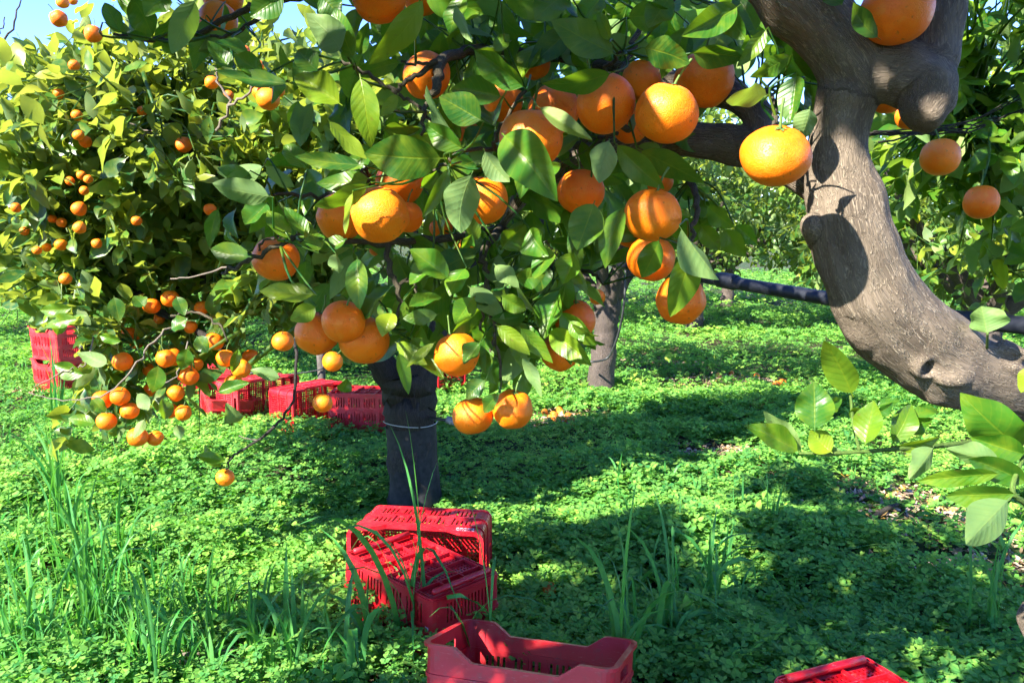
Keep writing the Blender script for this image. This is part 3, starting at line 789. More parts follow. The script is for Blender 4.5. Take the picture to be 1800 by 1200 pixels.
SMALL = [
 (103,33,14.5,3.6,'small orange against the blue sky'),(110,4,11,3.9,'small orange at the photo top above the sky gap'),(128,1,8,4.0,None),(164,60,15,3.4,'yellowish orange beside the sky gap, under dark leaf tips'),
 (323,255,15,3.3,'lone small orange under pale bare twigs in sunlit leaves'),(138,238,10,4.0,None),(150,249,11,3.9,None),(471,174,20,2.7,'brightest of the small oranges clustered by pale forked twigs'),(457,163,13,2.75,'yellow-lit small orange in the cluster by pale forked twigs'),(490,160,11,2.8,None),
 (402,168,9,3.6,None),(139,367,13,3.6,'small orange in shadow below a broken twig'),(28,365,9,4.4,None),(92,385,8,4.6,None),(108,391,9,4.5,None),(140,400,11,3.8,None),(148,335,8,4.3,None),(369,368,11,3.4,None),
 (135,203,10,4.0,None),(130,115,10,4.0,None),(103,165,9,4.1,None),(155,315,6,4.8,None),(123,318,6,4.8,None),(143,308,5,4.8,None),(240,388,9,3.8,None),(372,145,12,3.5,None),(44,407,9,4.4,None),(82,435,7,4.6,None),
 (107,430,11,4.0,'orange in the dark gap, upper of two in line'),(115,490,11,4.0,'orange in the dark gap, lower of two in line'),(170,428,9,4.1,None),(65,440,5,5,None),(250,195,9,3.9,None),(430,90,10,3.2,None),(455,115,9,3.2,None),
 (299,525,16,3.1,'small orange behind a dark leaf at the top of the drooping branch'),(267,538,15,3.15,'small orange half behind leaves at the top of the drooping branch'),(355,541,13,3.2,None),
 (497,600,19,2.8,'orange hanging alone beside the grey bare twig'),(585,635,18,3.0,'small orange below the big hanging trio, before the stake'),(567,708,18,2.9,'orange dangling in front of the overturned far crate'),(396,839,16,3.3,'lowest small orange, at the tip of the long bare twig'),
 (376,600,17,3.1,'shaded orange behind leaves, above the chain of three over the tipped crate'),(397,630,17,3.0,'upper orange of the three in a chain above the tipped crate'),(424,648,17,3.0,'middle orange of the three in a chain above the tipped crate'),(411,673,16,3.05,'lowest orange of the three in a chain touching the tipped crate'),(440,626,14,3.2,None),
 (216,635,17,3.0,'orange under a pale leaf close to the stacked crates'),(291,630,16,2.95,'orange with leaf tip before it in the drooping branch'),(303,628,16,3.1,None),(263,650,12,3.2,None),(332,661,17,3.0,'orange under dark leaves between the crates'),(345,640,12,3.2,None),
 (180,703,17,2.9,'orange touching its lit twin, the lower of that pair'),(211,696,17,2.88,'lit orange with leaf shadow, upper of the touching pair'),(187,740,17,2.9,'half-lit orange above the long grass'),(228,722,16,2.9,'orange crossed by a leaf shadow, next to the touching pair'),(242,768,17.5,2.85,'orange with a pale leaf across it, above the grass'),(273,770,14,2.9,'lower orange with a small highlight beside the pale-leaf one'),
 (309,691,15,3.0,'orange in deep leaf shade near the hidden crate'),(322,725,14,3.0,'orange hanging below dark leaves near the hidden crate'),(299,722,14,3.05,'orange half behind a round leaf near the hidden crate'),(263,685,12,3.2,None),(280,560,10,3.3,None),(335,575,12,3.2,None),(225,588,15,3.2,None),(240,602,12,3.25,None),
 (1050,522,14,5.6,'small bright orange on the slim far tree'),
]
SMALL = [(x, y, max(r, 8), (2.72+.28*((x*7+y*3) % 10)/10) if (y < 500 and d > 2.95 and y > 12) else d, l) for x, y, r, d, l in SMALL]
def add_orange(px, py, r, d, label, group, fine, mat='orange'):
    me = (OM[rng.integers(5)] if fine else OMs[rng.integers(3)])
    o = link('orange', me, M[mat]) if not me.materials else bpy.data.objects.new('orange', me)
    if o.name not in col.objects: col.objects.link(o)
    o.location = P(px, py, d); s = r*d/F/.042; o.scale = (s*rng.uniform(.97, 1.03), s*rng.uniform(.97, 1.03), s*rng.uniform(.92, 1.05))
    o.rotation_euler = (rng.normal()*.28, rng.normal()*.28, rng.uniform(0, 6.28))
    tag(o, label, 'orange', group)
    if fine:
        st = bpy.data.objects.new('stalk', SM); col.objects.link(st); st.parent = o
        if not SM.materials: SM.materials.append(M['calyx'])
    return o
for a in FG: add_orange(*a, GF, True)
for a in SMALL:
    lab = a[4] or ('tiny orange deep among the sunlit leaves of the wrapped tree' if a[1] < 480 else 'small orange mostly hidden in the low drooping branch of the wrapped tree')
    add_orange(*a[:4], lab, GM, a[2] >= 14)
fallen = [(958,722,7),(974,726,7),(986,724,8),(1000,730,8),(975,733,8),(990,737,7),(1004,738,7),(967,731,6),(983,716,6),(1006,748,6),(1040,737,5),(1365,688,8),(1376,686,9),(1334,826,10),(966,1052,14),(1262,672,6),(1330,670,6),(1020,652,5),(1285,665,5)]
for k, (px, py, r) in enumerate(fallen):
    q = G(px, py+r*.6); d = to_px(q)[2]; R0 = r*d/F; q[2] = gnd(q[0], q[1])+R0*.9
    if k == 14: q[2] += .035
    o = link('fallen_orange', OMs[0].copy(), M['orange_old']); o.location = q; s = R0/.042; o.scale = (s, s, s*.9); o.rotation_euler = tuple(rng.uniform(0, 6, 3))
    lab = {11: 'fallen orange lying in a pair on bare soil, duller one', 12: 'fallen orange lying in a pair on bare soil, brighter one', 13: 'single bright fallen orange on dry leaves under the leafy shoot', 14: 'pale fallen orange in shaded clover beside the open crate'}.get(k)
    if lab is None: lab = 'fallen orange in the loose pile on bare soil near the slim trunk' if k < 11 else 'far fallen orange half hidden on bare soil'
    tag(o, lab, 'fallen orange', 'oranges fallen on the ground')

# ================================================================== GREY TREE (limbs in view, bough with fruit, unseen crown above shaped for its shade)
gt = empty('orange_tree', (1.75, 1.25, 0), 'bare grey crooked orange tree whose fruiting bough arches over the camera', 'orange tree', None)
GO = rel(gt)
def path_px(l): return [(*P(x, y, d), r*d/F) for x, y, d, r in l]
SK = [path_px(l) for l in [
    [(2260,1050,1.55,95),(2150,860,1.45,82),(1990,750,1.34,70),(1860,698,1.26,62),(1735,664,1.22,63),(1640,625,1.20,76),(1562,552,1.18,76),(1512,455,1.16,70),(1486,345,1.15,63),(1476,245,1.15,49),(1490,160,1.14,56),(1505,110,1.13,66)],
    [(1505,130,1.13,62),(1455,60,1.11,62),(1392,-5,1.09,58),(1330,-70,1.07,54),(1200,-190,1.05,50)],
    [(1500,125,1.13,62),(1570,128,1.12,56),(1630,150,1.10,54),(1622,196,1.09,38),(1612,212,1.088,33)],
    [(1590,128,1.12,52),(1640,110,1.11,48),(1648,50,1.11,45),(1662,-20,1.11,45),(1700,-160,1.1,44)],
    [(1470,345,1.2,40),(1400,300,1.24,36),(1330,262,1.28,34),(1245,248,1.32,33),(1165,245,1.36,30),(1080,262,1.40,26),(1000,285,1.44,22),(930,330,1.48,16),(880,400,1.50,10)],
    [(1345,268,1.27,30),(1338,215,1.28,27),(1312,180,1.30,26),(1260,160,1.34,22),(1180,150,1.38,18),(1080,120,1.42,14)],
    [(1445,420,1.17,20),(1430,398,1.14,16),(1428,385,1.13,12)],
    [(1560,585,1.18,50),(1530,572,1.17,42),(1508,566,1.165,28)],
    [(2220,1010,1.45,72),(1980,1078,1.30,60),(1880,1096,1.25,50),(1822,1096,1.23,42)],
    [(2150,860,1.45,80),(2190,1000,1.45,90),(2240,1300,1.45,100)],
]]
raw = MB()
for a in SK:
    a = np.array(a); p, r = smooth_path(a[:, :3], a[:, 3], 6); tube(raw, p, r, 16)
def blob(c, r):
    t = np.linspace(-1, 1, 7); p = np.array([c+np.array([0, 0, x*r]) for x in t*.9]); tube(raw, p, r*np.sqrt(np.maximum(.05, 1-(t*.9)**2)), 12)
# knot ring round a rotten hole, folded lips below it, torn wood above
kc = P(1628, 645, 1.145); e1 = np.array([.94, 0, .34]); e2 = np.array([-.25, -.25, .93])
a_ = np.linspace(0, 2*np.pi, 18, endpoint=False)
tube(raw, np.array([kc+e1*.016*np.cos(x)+e2*.013*np.sin(x)-np.array([0, .004, 0]) for x in a_[4:16]]), .008, 8)
for k in range(5): tube(raw, np.array([kc+e1*(.026+.004*k)*np.cos(x)+e2*(.024+.004*k)*np.sin(x)+np.array([.010+.004*k, .008+.003*k, -.004*k]) for x in np.linspace(-1.9, .9, 9)]), .010-.001*k, 8)
for l in ([(1652,612,1.155,13),(1680,600,1.16,15),(1706,612,1.17,13)], [(1650,668,1.14,9),(1688,664,1.145,11),(1712,640,1.16,8)], [(1740,620,1.17,10),(1772,612,1.17,12),(1800,628,1.17,11)], [(1752,640,1.165,8),(1785,648,1.165,9),(1830,672,1.17,8)]):
    a = np.array(path_px(l)); p, r = smooth_path(a[:, :3], a[:, 3], 5); tube(raw, p, r, 8, jit=.1)
for x, y, d, r in ((1452,8,1.075,22),(1485,160,1.13,50),(1585,62,1.1,14),(1640,170,1.10,44),(1668,4,1.10,34)): blob(P(x, y, d), r*d/F)
tmp = raw.obj('tmp_trunk', M['bark'])
md = tmp.modifiers.new('r', 'REMESH'); md.mode = 'VOXEL'; md.voxel_size = .0042
sm = tmp.modifiers.new('s', 'SMOOTH'); sm.factor = .5; sm.iterations = 5
dg = bpy.context.evaluated_depsgraph_get(); ev = bpy.data.meshes.new_from_object(tmp.evaluated_get(dg))
bpy.data.objects.remove(tmp)
nv_ = len(ev.vertices); co = np.zeros(nv_*3, np.float32); ev.vertices.foreach_get('co', co); co = co.reshape(-1, 3).astype(float)
nn_ = np.zeros(nv_*3, np.float32); ev.vertices.foreach_get('normal', nn_); nn_ = nn_.reshape(-1, 3)
segs = []
for a in SK:
    a = np.array(a); p, r = smooth_path(a[:, :3], a[:, 3], 4); s = 0
    for k in range(len(p)-1): ln = np.linalg.norm(p[k+1]-p[k]); segs.append((p[k], p[k+1], s, ln, r[k])); s += ln
best = np.full(nv_, 1e9); bark = np.zeros((nv_, 3))
for p0, p1, s0, ln, rr in segs:
    t = (p1-p0)/max(ln, 1e-6); u = np.clip((co-p0)@t, 0, ln); cpt = p0+u[:, None]*t; dd = np.linalg.norm(co-cpt, axis=1)/rr
    f1 = norm(np.cross(t, [0.3, -1, .2])); f2 = np.cross(t, f1); m = dd < best; best[m] = dd[m]
    rel_ = co-cpt; bark[m] = np.stack([rel_@f1, rel_@f2, s0+u], 1)[m]
disp = np.array([mnoise.noise(Vector(c*9))*.009+mnoise.noise(Vector(c*24))*.0045+mnoise.noise(Vector((b[0]*70, b[1]*70, b[2]*9)))*.0016 for c, b in zip(co, bark)])
hole = np.linalg.norm(co-(kc+np.array([0, -.004, 0])), axis=1); disp -= .016*np.exp(-(hole/.0085)**2)
co = co+nn_*disp[:, None]-GO
ev.vertices.foreach_set('co', co.astype(np.float32).ravel())
at = ev.attributes.new('bark', 'FLOAT_VECTOR', 'POINT'); at.data.foreach_set('vector', bark.astype(np.float32).ravel())
ev.polygons.foreach_set('use_smooth', np.ones(len(ev.polygons), bool)); ev.name = 'trunk'; ev.update()
link('trunk', ev, M['bark'], gt)

# twigs of the bough (each a part), then the leaves that hang on them
BR = [
 [(1165,245,1.36,9),(1100,225,1.25,7),(1060,190,1.2,5),(1068,120,1.15,4),(1095,90,1.1,3)],
 [(930,330,1.48,8),(905,280,1.3,6),(870,262,1.2,5),(880,222,1.18,4.5),(925,158,1.16,4)],
 [(1080,120,1.42,12),(940,95,1.38,11),(850,88,1.34,10),(780,105,1.24,12),(768,150,1.2,10),(748,190,1.19,5),(740,238,1.18,3)],
 [(768,112,1.22,6),(720,138,1.2,5),(690,158,1.2,5),(640,128,1.2,4),(600,108,1.2,3.5)],
 [(768,108,1.21,5),(738,112,1.2,3.5),(705,108,1.2,2.5)],
 [(690,158,1.2,4),(730,185,1.2,3.5),(770,225,1.19,3)],
 [(870,262,1.2,5),(812,262,1.16,4),(790,280,1.14,4),(760,300,1.15,3)],
 [(880,400,1.5,9),(780,420,1.4,8),(680,428,1.32,7),(598,425,1.24,6),(530,417,1.17,5.5),(475,440,1.15,5),(420,468,1.15,5),(390,480,1.16,3)],
 [(530,417,1.17,4),(500,415,1.16,3),(462,425,1.16,2.5),(455,440,1.16,2)],
 [(680,428,1.32,6),(690,480,1.3,6),(703,530,1.3,5),(690,580,1.32,3)],
 [(700,500,1.3,4),(725,490,1.3,3.5),(735,520,1.31,3)],
 [(880,400,1.5,9),(850,440,1.36,8),(855,480,1.33,6),(862,540,1.32,4.5),(868,590,1.32,3.5),(860,640,1.33,3)],
 [(855,480,1.33,4),(850,530,1.32,3.5),(845,580,1.33,3)],
 [(870,525,1.32,4),(905,560,1.33,3.5),(915,580,1.34,3)],
 [(868,590,1.32,3.5),(880,640,1.34,3),(878,690,1.36,2.5)],
 [(650,310,1.3,4),(640,295,1.25,4),(655,345,1.3,5),(600,345,1.3,4),(520,342,1.25,4),(478,345,1.22,3)],
 [(1200,-20,1.2,8),(1130,40,1.2,6),(1110,90,1.16,4.5),(1085,135,1.12,4)],
 [(1312,180,1.3,6),(1350,160,1.2,5),(1362,200,1.1,5),(1360,222,1.06,4)],
 [(1210,300,1.33,8),(1225,360,1.2,6),(1215,420,1.15,5),(1200,470,1.15,4)],
 [(700,-40,1.2,9),(560,-10,1.22,8),(470,5,1.25,8),(420,22,1.26,7),(350,58,1.28,6),(280,72,1.3,5),(200,60,1.3,3)],
 [(470,5,1.25,6),(455,30,1.24,5),(410,60,1.25,4),(362,66,1.27,3)],
 [(1000,285,1.44,10),(1020,250,1.4,6),(1060,240,1.25,4.5),(1085,235,1.2,4)],
 [(1000,470,1.55,5),(1040,480,1.5,4),(1060,500,1.5,3)],
 [(880,400,1.5,6),(960,450,1.5,5),(1000,520,1.48,4),(1020,590,1.46,3)],
]
BP = []
for l in BR:
    a = np.array(path_px(l)); p, r = smooth_path(a[:, :3], a[:, 3], 6); p[1:-1] += rng.normal(size=p[1:-1].shape)*.002
    mb = MB(); tube(mb, p-GO, r*.85, 8, jit=.06)
    BP.append((p, mb.obj('branch', M['twig'], gt)))
# leaves read one by one: base x,y  tip x,y  width  depth  tip depth offset  roll  tint  back
LV = [
 (345,-5,302,95,50,1.08,.0,-10,.62,1),(230,-8,268,64,50,1.12,.02,20,.25,0),(214,58,184,5,32,1.15,0,10,.45,0),(412,122,365,72,32,1.14,0,25,.1,0),(440,94,378,74,22,1.15,0,50,.15,0),
 (465,132,412,95,38,1.12,0,15,.5,0),(512,147,378,124,28,1.11,0,45,.2,0),(560,127,523,88,46,1.13,0,10,.12,0),(600,92,538,24,62,1.05,.01,-15,.3,1),(624,110,588,13,44,1.08,0,-30,.25,0),
 (748,-8,648,114,50,1.02,.0,-20,.9,0),(602,186,516,134,56,1.06,.0,15,.62,0),(632,130,652,260,52,1.05,.02,20,.6,0),(575,208,645,280,30,1.05,0,-35,.8,0),(784,278,640,270,82,1.02,.0,-8,.22,0),
 (818,264,746,216,40,1.02,0,-25,.4,0),(806,246,750,150,28,1.04,.0,55,.3,1),(850,214,772,170,62,1.05,0,8,.12,0),(886,172,792,158,50,1.09,0,15,.15,0),(926,157,834,88,52,1.05,0,-20,.45,0),
 (868,92,895,60,28,1.10,0,-10,.55,0),(640,290,518,275,32,1.08,0,25,.1,0),(652,312,556,322,42,1.09,0,30,.35,0),(1086,98,968,36,62,1.04,0,12,.22,0),(1072,74,1050,22,27,1.02,0,-25,.5,0),
 (1080,126,953,147,42,1.03,0,-30,.45,0),(1128,84,1212,112,58,1.05,0,15,.08,0),(1213,94,1306,102,46,1.05,0,25,.08,0),(1302,8,1198,64,54,1.03,0,0,.35,0),(1350,48,1295,118,30,1.05,0,-25,.55,0),
 (1352,166,1276,178,40,1.03,.0,-40,.85,1),(1392,96,1318,136,32,1.06,0,-20,.5,0),(1400,128,1388,218,50,1.06,0,30,.2,0),(1424,188,1404,248,46,1.0,0,-25,.35,1),(1072,244,1053,322,52,1.02,0,-15,.55,1),
 (1080,250,1168,332,46,1.05,.03,25,.55,0),(1120,262,1238,322,46,1.08,.03,40,.3,0),(944,186,1042,247,30,1.04,0,20,.75,1),(832,300,810,410,70,1.0,-.01,-12,.35,1),(882,234,980,354,84,1.0,.01,-5,.4,0),
 (850,262,896,320,40,1.02,0,-30,.3,1),(1046,352,1014,440,66,1.03,.0,8,.3,0),(1096,362,1064,472,44,1.04,0,30,.4,0),(1214,436,1178,557,58,1.0,.0,-25,.55,0),(1194,396,1264,492,40,1.0,.02,-50,.45,1),
 (1160,418,1128,488,46,1.06,0,10,.4,0),(868,464,912,506,32,1.12,0,-25,.6,1),(480,346,373,322,50,1.06,.0,-5,.3,1),(442,452,370,438,42,1.08,0,5,.1,0),(557,518,456,512,40,1.07,0,25,.72,0),
 (557,538,510,563,36,1.06,0,15,.75,0),(628,450,632,545,42,1.05,0,15,.08,0),(652,320,552,362,36,1.06,0,-25,.4,0),(510,422,470,370,36,1.10,0,25,.6,0),(545,416,500,364,30,1.12,0,35,.35,0),
 (792,492,720,438,46,1.1,0,15,.4,0),(620,335,607,412,16,1.05,0,50,.65,0),(772,552,708,560,30,1.12,0,20,.08,0),(690,548,672,592,36,1.12,0,20,.75,0),(792,290,742,382,28,1.02,0,-45,.4,0),
 (870,570,932,624,32,1.14,.02,10,.68,0),(912,574,972,638,30,1.14,.02,-20,.55,0),(915,625,952,698,22,1.15,.0,25,.4,1),(855,666,820,702,32,1.25,0,20,.1,0),(700,616,718,693,26,1.1,0,-20,.5,0),
 (766,600,714,646,16,1.1,0,30,.8,0),(1000,563,1026,600,28,1.15,0,10,.45,0),(1002,566,1054,590,12,1.13,0,60,.3,0),(880,690,850,725,26,1.3,0,20,.15,0),
 (842,425,818,372,26,1.1,0,20,.2,0),(830,410,812,436,22,1.03,0,-25,.45,0),(740,330,768,300,30,1.1,0,40,.3,0),(660,255,600,300,36,1.12,0,25,.45,0),(1230,395,1265,440,36,1.3,0,20,.65,0),
 (1270,400,1310,450,42,1.3,0,25,.65,0),(1290,395,1330,430,34,1.32,0,15,.6,0),(1240,360,1290,400,34,1.28,0,30,.3,0),(700,165,668,205,24,1.12,0,-20,.75,0),(440,300,395,340,40,1.14,0,35,.3,0),
 (470,355,430,395,44,1.14,0,30,.3,0),(560,445,540,395,34,1.12,0,20,.35,0),(610,420,560,440,30,1.14,0,25,.25,0),(590,445,595,480,24,1.1,0,-40,.5,1),(540,300,500,255,38,1.16,0,20,.45,0),
 (880,440,925,395,44,1.14,0,25,.3,0),(930,400,965,450,44,1.12,0,30,.45,0),(960,430,940,490,40,1.12,0,35,.4,0),(1010,440,990,500,42,1.14,0,30,.5,0),(820,470,790,520,40,1.15,0,25,.45,0),
 (835,520,800,570,40,1.17,0,30,.55,0),(880,520,925,545,36,1.15,0,25,.6,0),(905,490,960,480,36,1.17,0,25,.45,0),(760,460,720,500,36,1.16,0,25,.45,0),(845,600,815,640,30,1.2,0,25,.25,0),
 (740,-12,850,25,64,1.08,0,10,.5,0),(880,-10,980,22,64,1.08,0,20,.4,0),(1000,-12,940,38,60,1.08,0,15,.55,0),(1060,-8,1020,45,50,1.1,0,20,.5,0),(1100,30,1180,20,50,1.08,0,15,.25,0),
 (1180,-10,1140,50,46,1.06,0,20,.45,0),(820,-10,790,60,40,1.06,0,40,.4,0),(800,5,830,75,22,1.02,0,-45,.6,1),(500,-12,440,30,56,1.15,0,15,.3,0),(560,-12,600,30,50,1.14,0,15,.2,0),
 (1250,10,1310,70,50,1.1,0,20,.4,0),(300,-10,255,30,44,1.13,0,20,.4,0),(180,40,230,55,26,1.2,0,30,.12,0),(270,70,225,62,22,1.18,0,20,.4,0),(285,75,300,95,16,1.18,0,20,.5,0),
 (1482,10,1448,-20,34,1.02,0,20,.2,0),(1440,150,1400,60,48,1.16,0,20,.25,0),(1415,140,1370,70,44,1.2,0,-20,.3,0),(1380,90,1340,20,44,1.16,0,15,.3,0),(1330,60,1290,-10,50,1.2,0,20,.25,0),(1430,215,1425,140,44,1.2,0,25,.2,0),(1400,215,1395,160,30,1.22,0,35,.3,0),(1290,130,1240,90,40,1.22,0,20,.3,0),(1420,100,1445,170,40,1.25,0,20,.3,0),(1548,70,1500,5,34,1.02,0,25,.15,0),
 # the shoots low on the grey tree
 (1500,698,1448,598,56,1.12,-.01,-20,.62,0),(1432,758,1430,670,70,1.05,.0,-12,.35,0),(1520,784,1536,704,50,1.04,.0,-25,.62,0),(1408,796,1308,748,42,1.07,.0,20,.6,0),(1412,796,1342,722,36,1.08,.0,-25,.62,1),
 (1464,796,1424,756,48,1.05,-.0,25,.7,0),(1566,782,1602,710,44,1.1,.02,25,.62,0),(1642,784,1598,843,38,1.06,.0,-30,.35,1),(1568,786,1652,768,24,1.08,0,35,.65,0),(1800,788,1688,690,84,1.0,.0,-15,.5,0),
 (1806,800,1705,768,52,.98,0,-10,.5,0),(1762,810,1662,788,36,.97,0,-35,.4,1),(1764,832,1610,846,34,.96,.0,-30,.45,0),(1812,852,1702,806,48,.97,0,-15,.5,0),(1792,868,1661,872,46,.95,0,-20,.45,0),
 (1776,874,1698,956,64,.94,-.01,-15,.42,1),(1540,714,1582,704,16,1.1,0,-20,.4,0),(1498,716,1520,742,26,1.1,0,10,.55,0),(1530,725,1570,706,18,1.1,0,30,.4,0),(1600,735,1650,722,26,1.12,0,-30,.5,0),
 (1590,760,1640,735,28,1.12,0,15,.45,0),(1735,588,1725,538,72,1.12,.01,-25,.5,1),(1812,640,1795,690,34,1.05,0,25,.65,0),(1480,790,1440,800,20,1.06,0,-30,.5,1),(1450,725,1480,700,24,1.14,0,20,.45,0),
]
A = np.array(LV, float)
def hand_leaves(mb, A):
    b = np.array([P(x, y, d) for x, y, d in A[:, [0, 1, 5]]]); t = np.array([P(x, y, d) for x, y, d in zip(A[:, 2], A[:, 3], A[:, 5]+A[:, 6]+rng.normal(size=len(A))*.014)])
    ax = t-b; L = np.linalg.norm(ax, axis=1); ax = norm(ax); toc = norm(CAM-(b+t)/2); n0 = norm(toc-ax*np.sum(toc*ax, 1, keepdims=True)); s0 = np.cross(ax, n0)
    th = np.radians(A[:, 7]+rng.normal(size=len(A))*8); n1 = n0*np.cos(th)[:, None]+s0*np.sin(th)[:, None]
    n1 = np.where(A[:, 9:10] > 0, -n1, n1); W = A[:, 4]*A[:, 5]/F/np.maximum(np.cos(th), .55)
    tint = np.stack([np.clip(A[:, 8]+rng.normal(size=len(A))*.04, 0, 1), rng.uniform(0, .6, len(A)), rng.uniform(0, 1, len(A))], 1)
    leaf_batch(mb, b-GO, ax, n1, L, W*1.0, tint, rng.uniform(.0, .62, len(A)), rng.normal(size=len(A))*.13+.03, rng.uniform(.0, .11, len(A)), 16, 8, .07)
low = (A[:, 1] > 575) & (A[:, 0] > 1280)
# filling leaves of the same bough, at its own depth behind the front ones
POLY = [[(200,0),(1320,0),(1335,120),(1190,215),(1245,400),(1205,480),(1060,470),(960,640),(850,650),(770,545),(660,545),(540,500),(470,480),(400,440),(360,330),(520,260),(500,160),(360,120)]]
fl = []
def dens(px, py):
    d = 1.0 if (px > 700) else .62
    if py < 60 and px > 720: d = 1.6
    if px < 560 and py < 280: d = .35
    if py > 470: d *= .9
    return d
while len(fl) < 520:
    px, py = rng.uniform(180, 1340), rng.uniform(-30, 660)
    if not any(poly_in(np.array(px), np.array(max(py, 1)), p) for p in POLY): continue
    if rng.uniform(0, 1.6) > dens(px, py): continue
    d = rng.uniform(1.27, 1.75); a = rng.uniform(0, 6.28); ln = rng.uniform(62, 118)*1.25/d
    if rng.uniform() < .5: a = rng.normal()*.9+1.6
    fl.append((px, py, px+ln*math.cos(a), py+ln*math.sin(a), ln*rng.uniform(.34, .47), d, rng.normal()*.03, rng.normal()*40, np.clip(rng.normal()*.2+.35, 0, 1), rng.uniform() < .25))
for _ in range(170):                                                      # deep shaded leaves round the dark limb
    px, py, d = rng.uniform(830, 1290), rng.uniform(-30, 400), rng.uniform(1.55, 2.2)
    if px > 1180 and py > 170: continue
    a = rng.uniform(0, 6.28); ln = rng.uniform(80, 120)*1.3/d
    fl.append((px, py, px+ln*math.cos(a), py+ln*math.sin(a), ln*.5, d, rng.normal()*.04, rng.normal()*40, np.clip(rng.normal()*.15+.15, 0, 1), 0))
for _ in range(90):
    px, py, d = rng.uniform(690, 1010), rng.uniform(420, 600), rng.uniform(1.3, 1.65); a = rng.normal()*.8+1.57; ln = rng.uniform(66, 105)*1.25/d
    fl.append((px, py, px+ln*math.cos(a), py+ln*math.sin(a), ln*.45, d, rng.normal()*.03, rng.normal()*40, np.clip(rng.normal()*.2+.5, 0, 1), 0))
FL = np.array(fl, float)
allL = np.concatenate([A[~low], FL])
cen = np.array([P(x, y, d) for x, y, d in allL[:, [0, 1, 5]]])
DD = np.stack([np.min(np.linalg.norm(cen[:, None]-p[None], axis=2), 1) for p, _ in BP], 1); own = np.argmin(DD, 1)
LM = [MB() for _ in BP]
for k, (p, bo) in enumerate(BP):
    m = own == k
    if m.any(): hand_leaves(LM[k], allL[m])
# leaf stalk twigs joining each filling leaf to its branch
for q, k in zip(cen, own):
    p = BP[k][0]; n_ = p[np.argmin(np.linalg.norm(p-q, axis=1))]
    if .02 < np.linalg.norm(n_-q) < .15:
        c, r = smooth_path([n_, (n_+q)/2+rng.normal(size=3)*.012, q], [.0022, .0017, .0012], 3); LM[k].mi = 1; tube(LM[k], c-GO, r, 4, cap=False)
for k, (p, bo) in enumerate(BP):
    if LM[k].n: LM[k].obj('leaves', [M['leaf'], M['stem']], bo)
# low shoots
SH = [[(1800,760,1.22,7),(1680,780,1.12,5.5),(1560,790,1.07,5),(1470,796,1.06,4),(1405,796,1.07,3)],[(1510,790,1.06,3.5),(1500,745,1.1,3.5),(1495,695,1.12,3)],[(1850,1000,1.05,9),(1815,900,.98,7),(1780,862,.96,6),(1800,800,.99,4)],[(1735,612,1.15,3),(1736,585,1.12,2.5)]]
shp = []
for l in SH:
    a = np.array(path_px(l)); p, r = smooth_path(a[:, :3], a[:, 3], 6); mb = MB(); tube(mb, p-GO, r*.8, 8); shp.append((p, mb.obj('shoot', M['stem'], gt)))
lowA = A[low]; cen = np.array([P(x, y, d) for x, y, d in lowA[:, [0, 1, 5]]])
own = np.argmin(np.stack([np.min(np.linalg.norm(cen[:, None]-p[None], axis=2), 1) for p, _ in shp], 1), 1)
for k, (p, bo) in enumerate(shp):
    m = own == k
    if m.any():
        mb = MB(); hand_leaves(mb, lowA[m]); mb.obj('leaves', M['leaf'], bo)

# crown of the grey tree: back part seen behind the trunk, and unseen leaves added overhead where shade is wanted
mb = MB(); tw = mb; mb.mi = 1
c, u = in_clumps([(*P(1700, 120, 2.3), .42, .4, .42), (*P(1640, 270, 2.4), .30, .4, .12), (*P(1820, 330, 2.3), .22, .35, .3), (*P(1760, 20, 2.0), .3, .35, .25), (*P(1600, 330, 2.6), .2, .3, .10)], 185)
px, py, d = to_px(c); ok = (px > 1510) & (py < 470); c, u = c[ok], u[ok]
root = P(1700, 205, 2.3)
for q in c:
    p, r = smooth_path([root+(q-root)*.15, (root+q)/2+np.array([0, 0, .03])+rng.normal(size=3)*.03, q], [.006, .004, .002], 3); tube(tw, p-GO, r, 4, cap=False)
vn = []
for k in range(6):
    p0 = P(1520+rng.normal()*20, 240+rng.normal()*8, 1.9); p1 = P(1850, 165+rng.normal()*22, 2.1); p, r = smooth_path([p0, (p0+p1)/2-np.array([0, 0, .03+rng.normal()*.02]), p1], [.0024, .0022, .0016], 6); vn.append((p, r))
p, r = smooth_path([P(1740, 225, 2.0), P(1738, 280, 1.97), P(1724, 328, 1.95)], [.004, .003, .0025], 4); tube(tw, p-GO, r, 5)
mb.mi = 0; spray(mb, c-GO, u+np.array([0, 0, -.1]), 6, .105, np.clip(.42+.3*lumpy(c, 3.0), 0, 1), .14, 7, 4)
mb.obj('crown', [M['leaf'], M['twig']], gt)
for p, r in vn:
    mb = MB(); p[1:-1] += rng.normal(size=p[1:-1].shape)*.004; tube(mb, p-GO, r, 5); mb.obj('vine_stem', M['bark_dark'], gt)

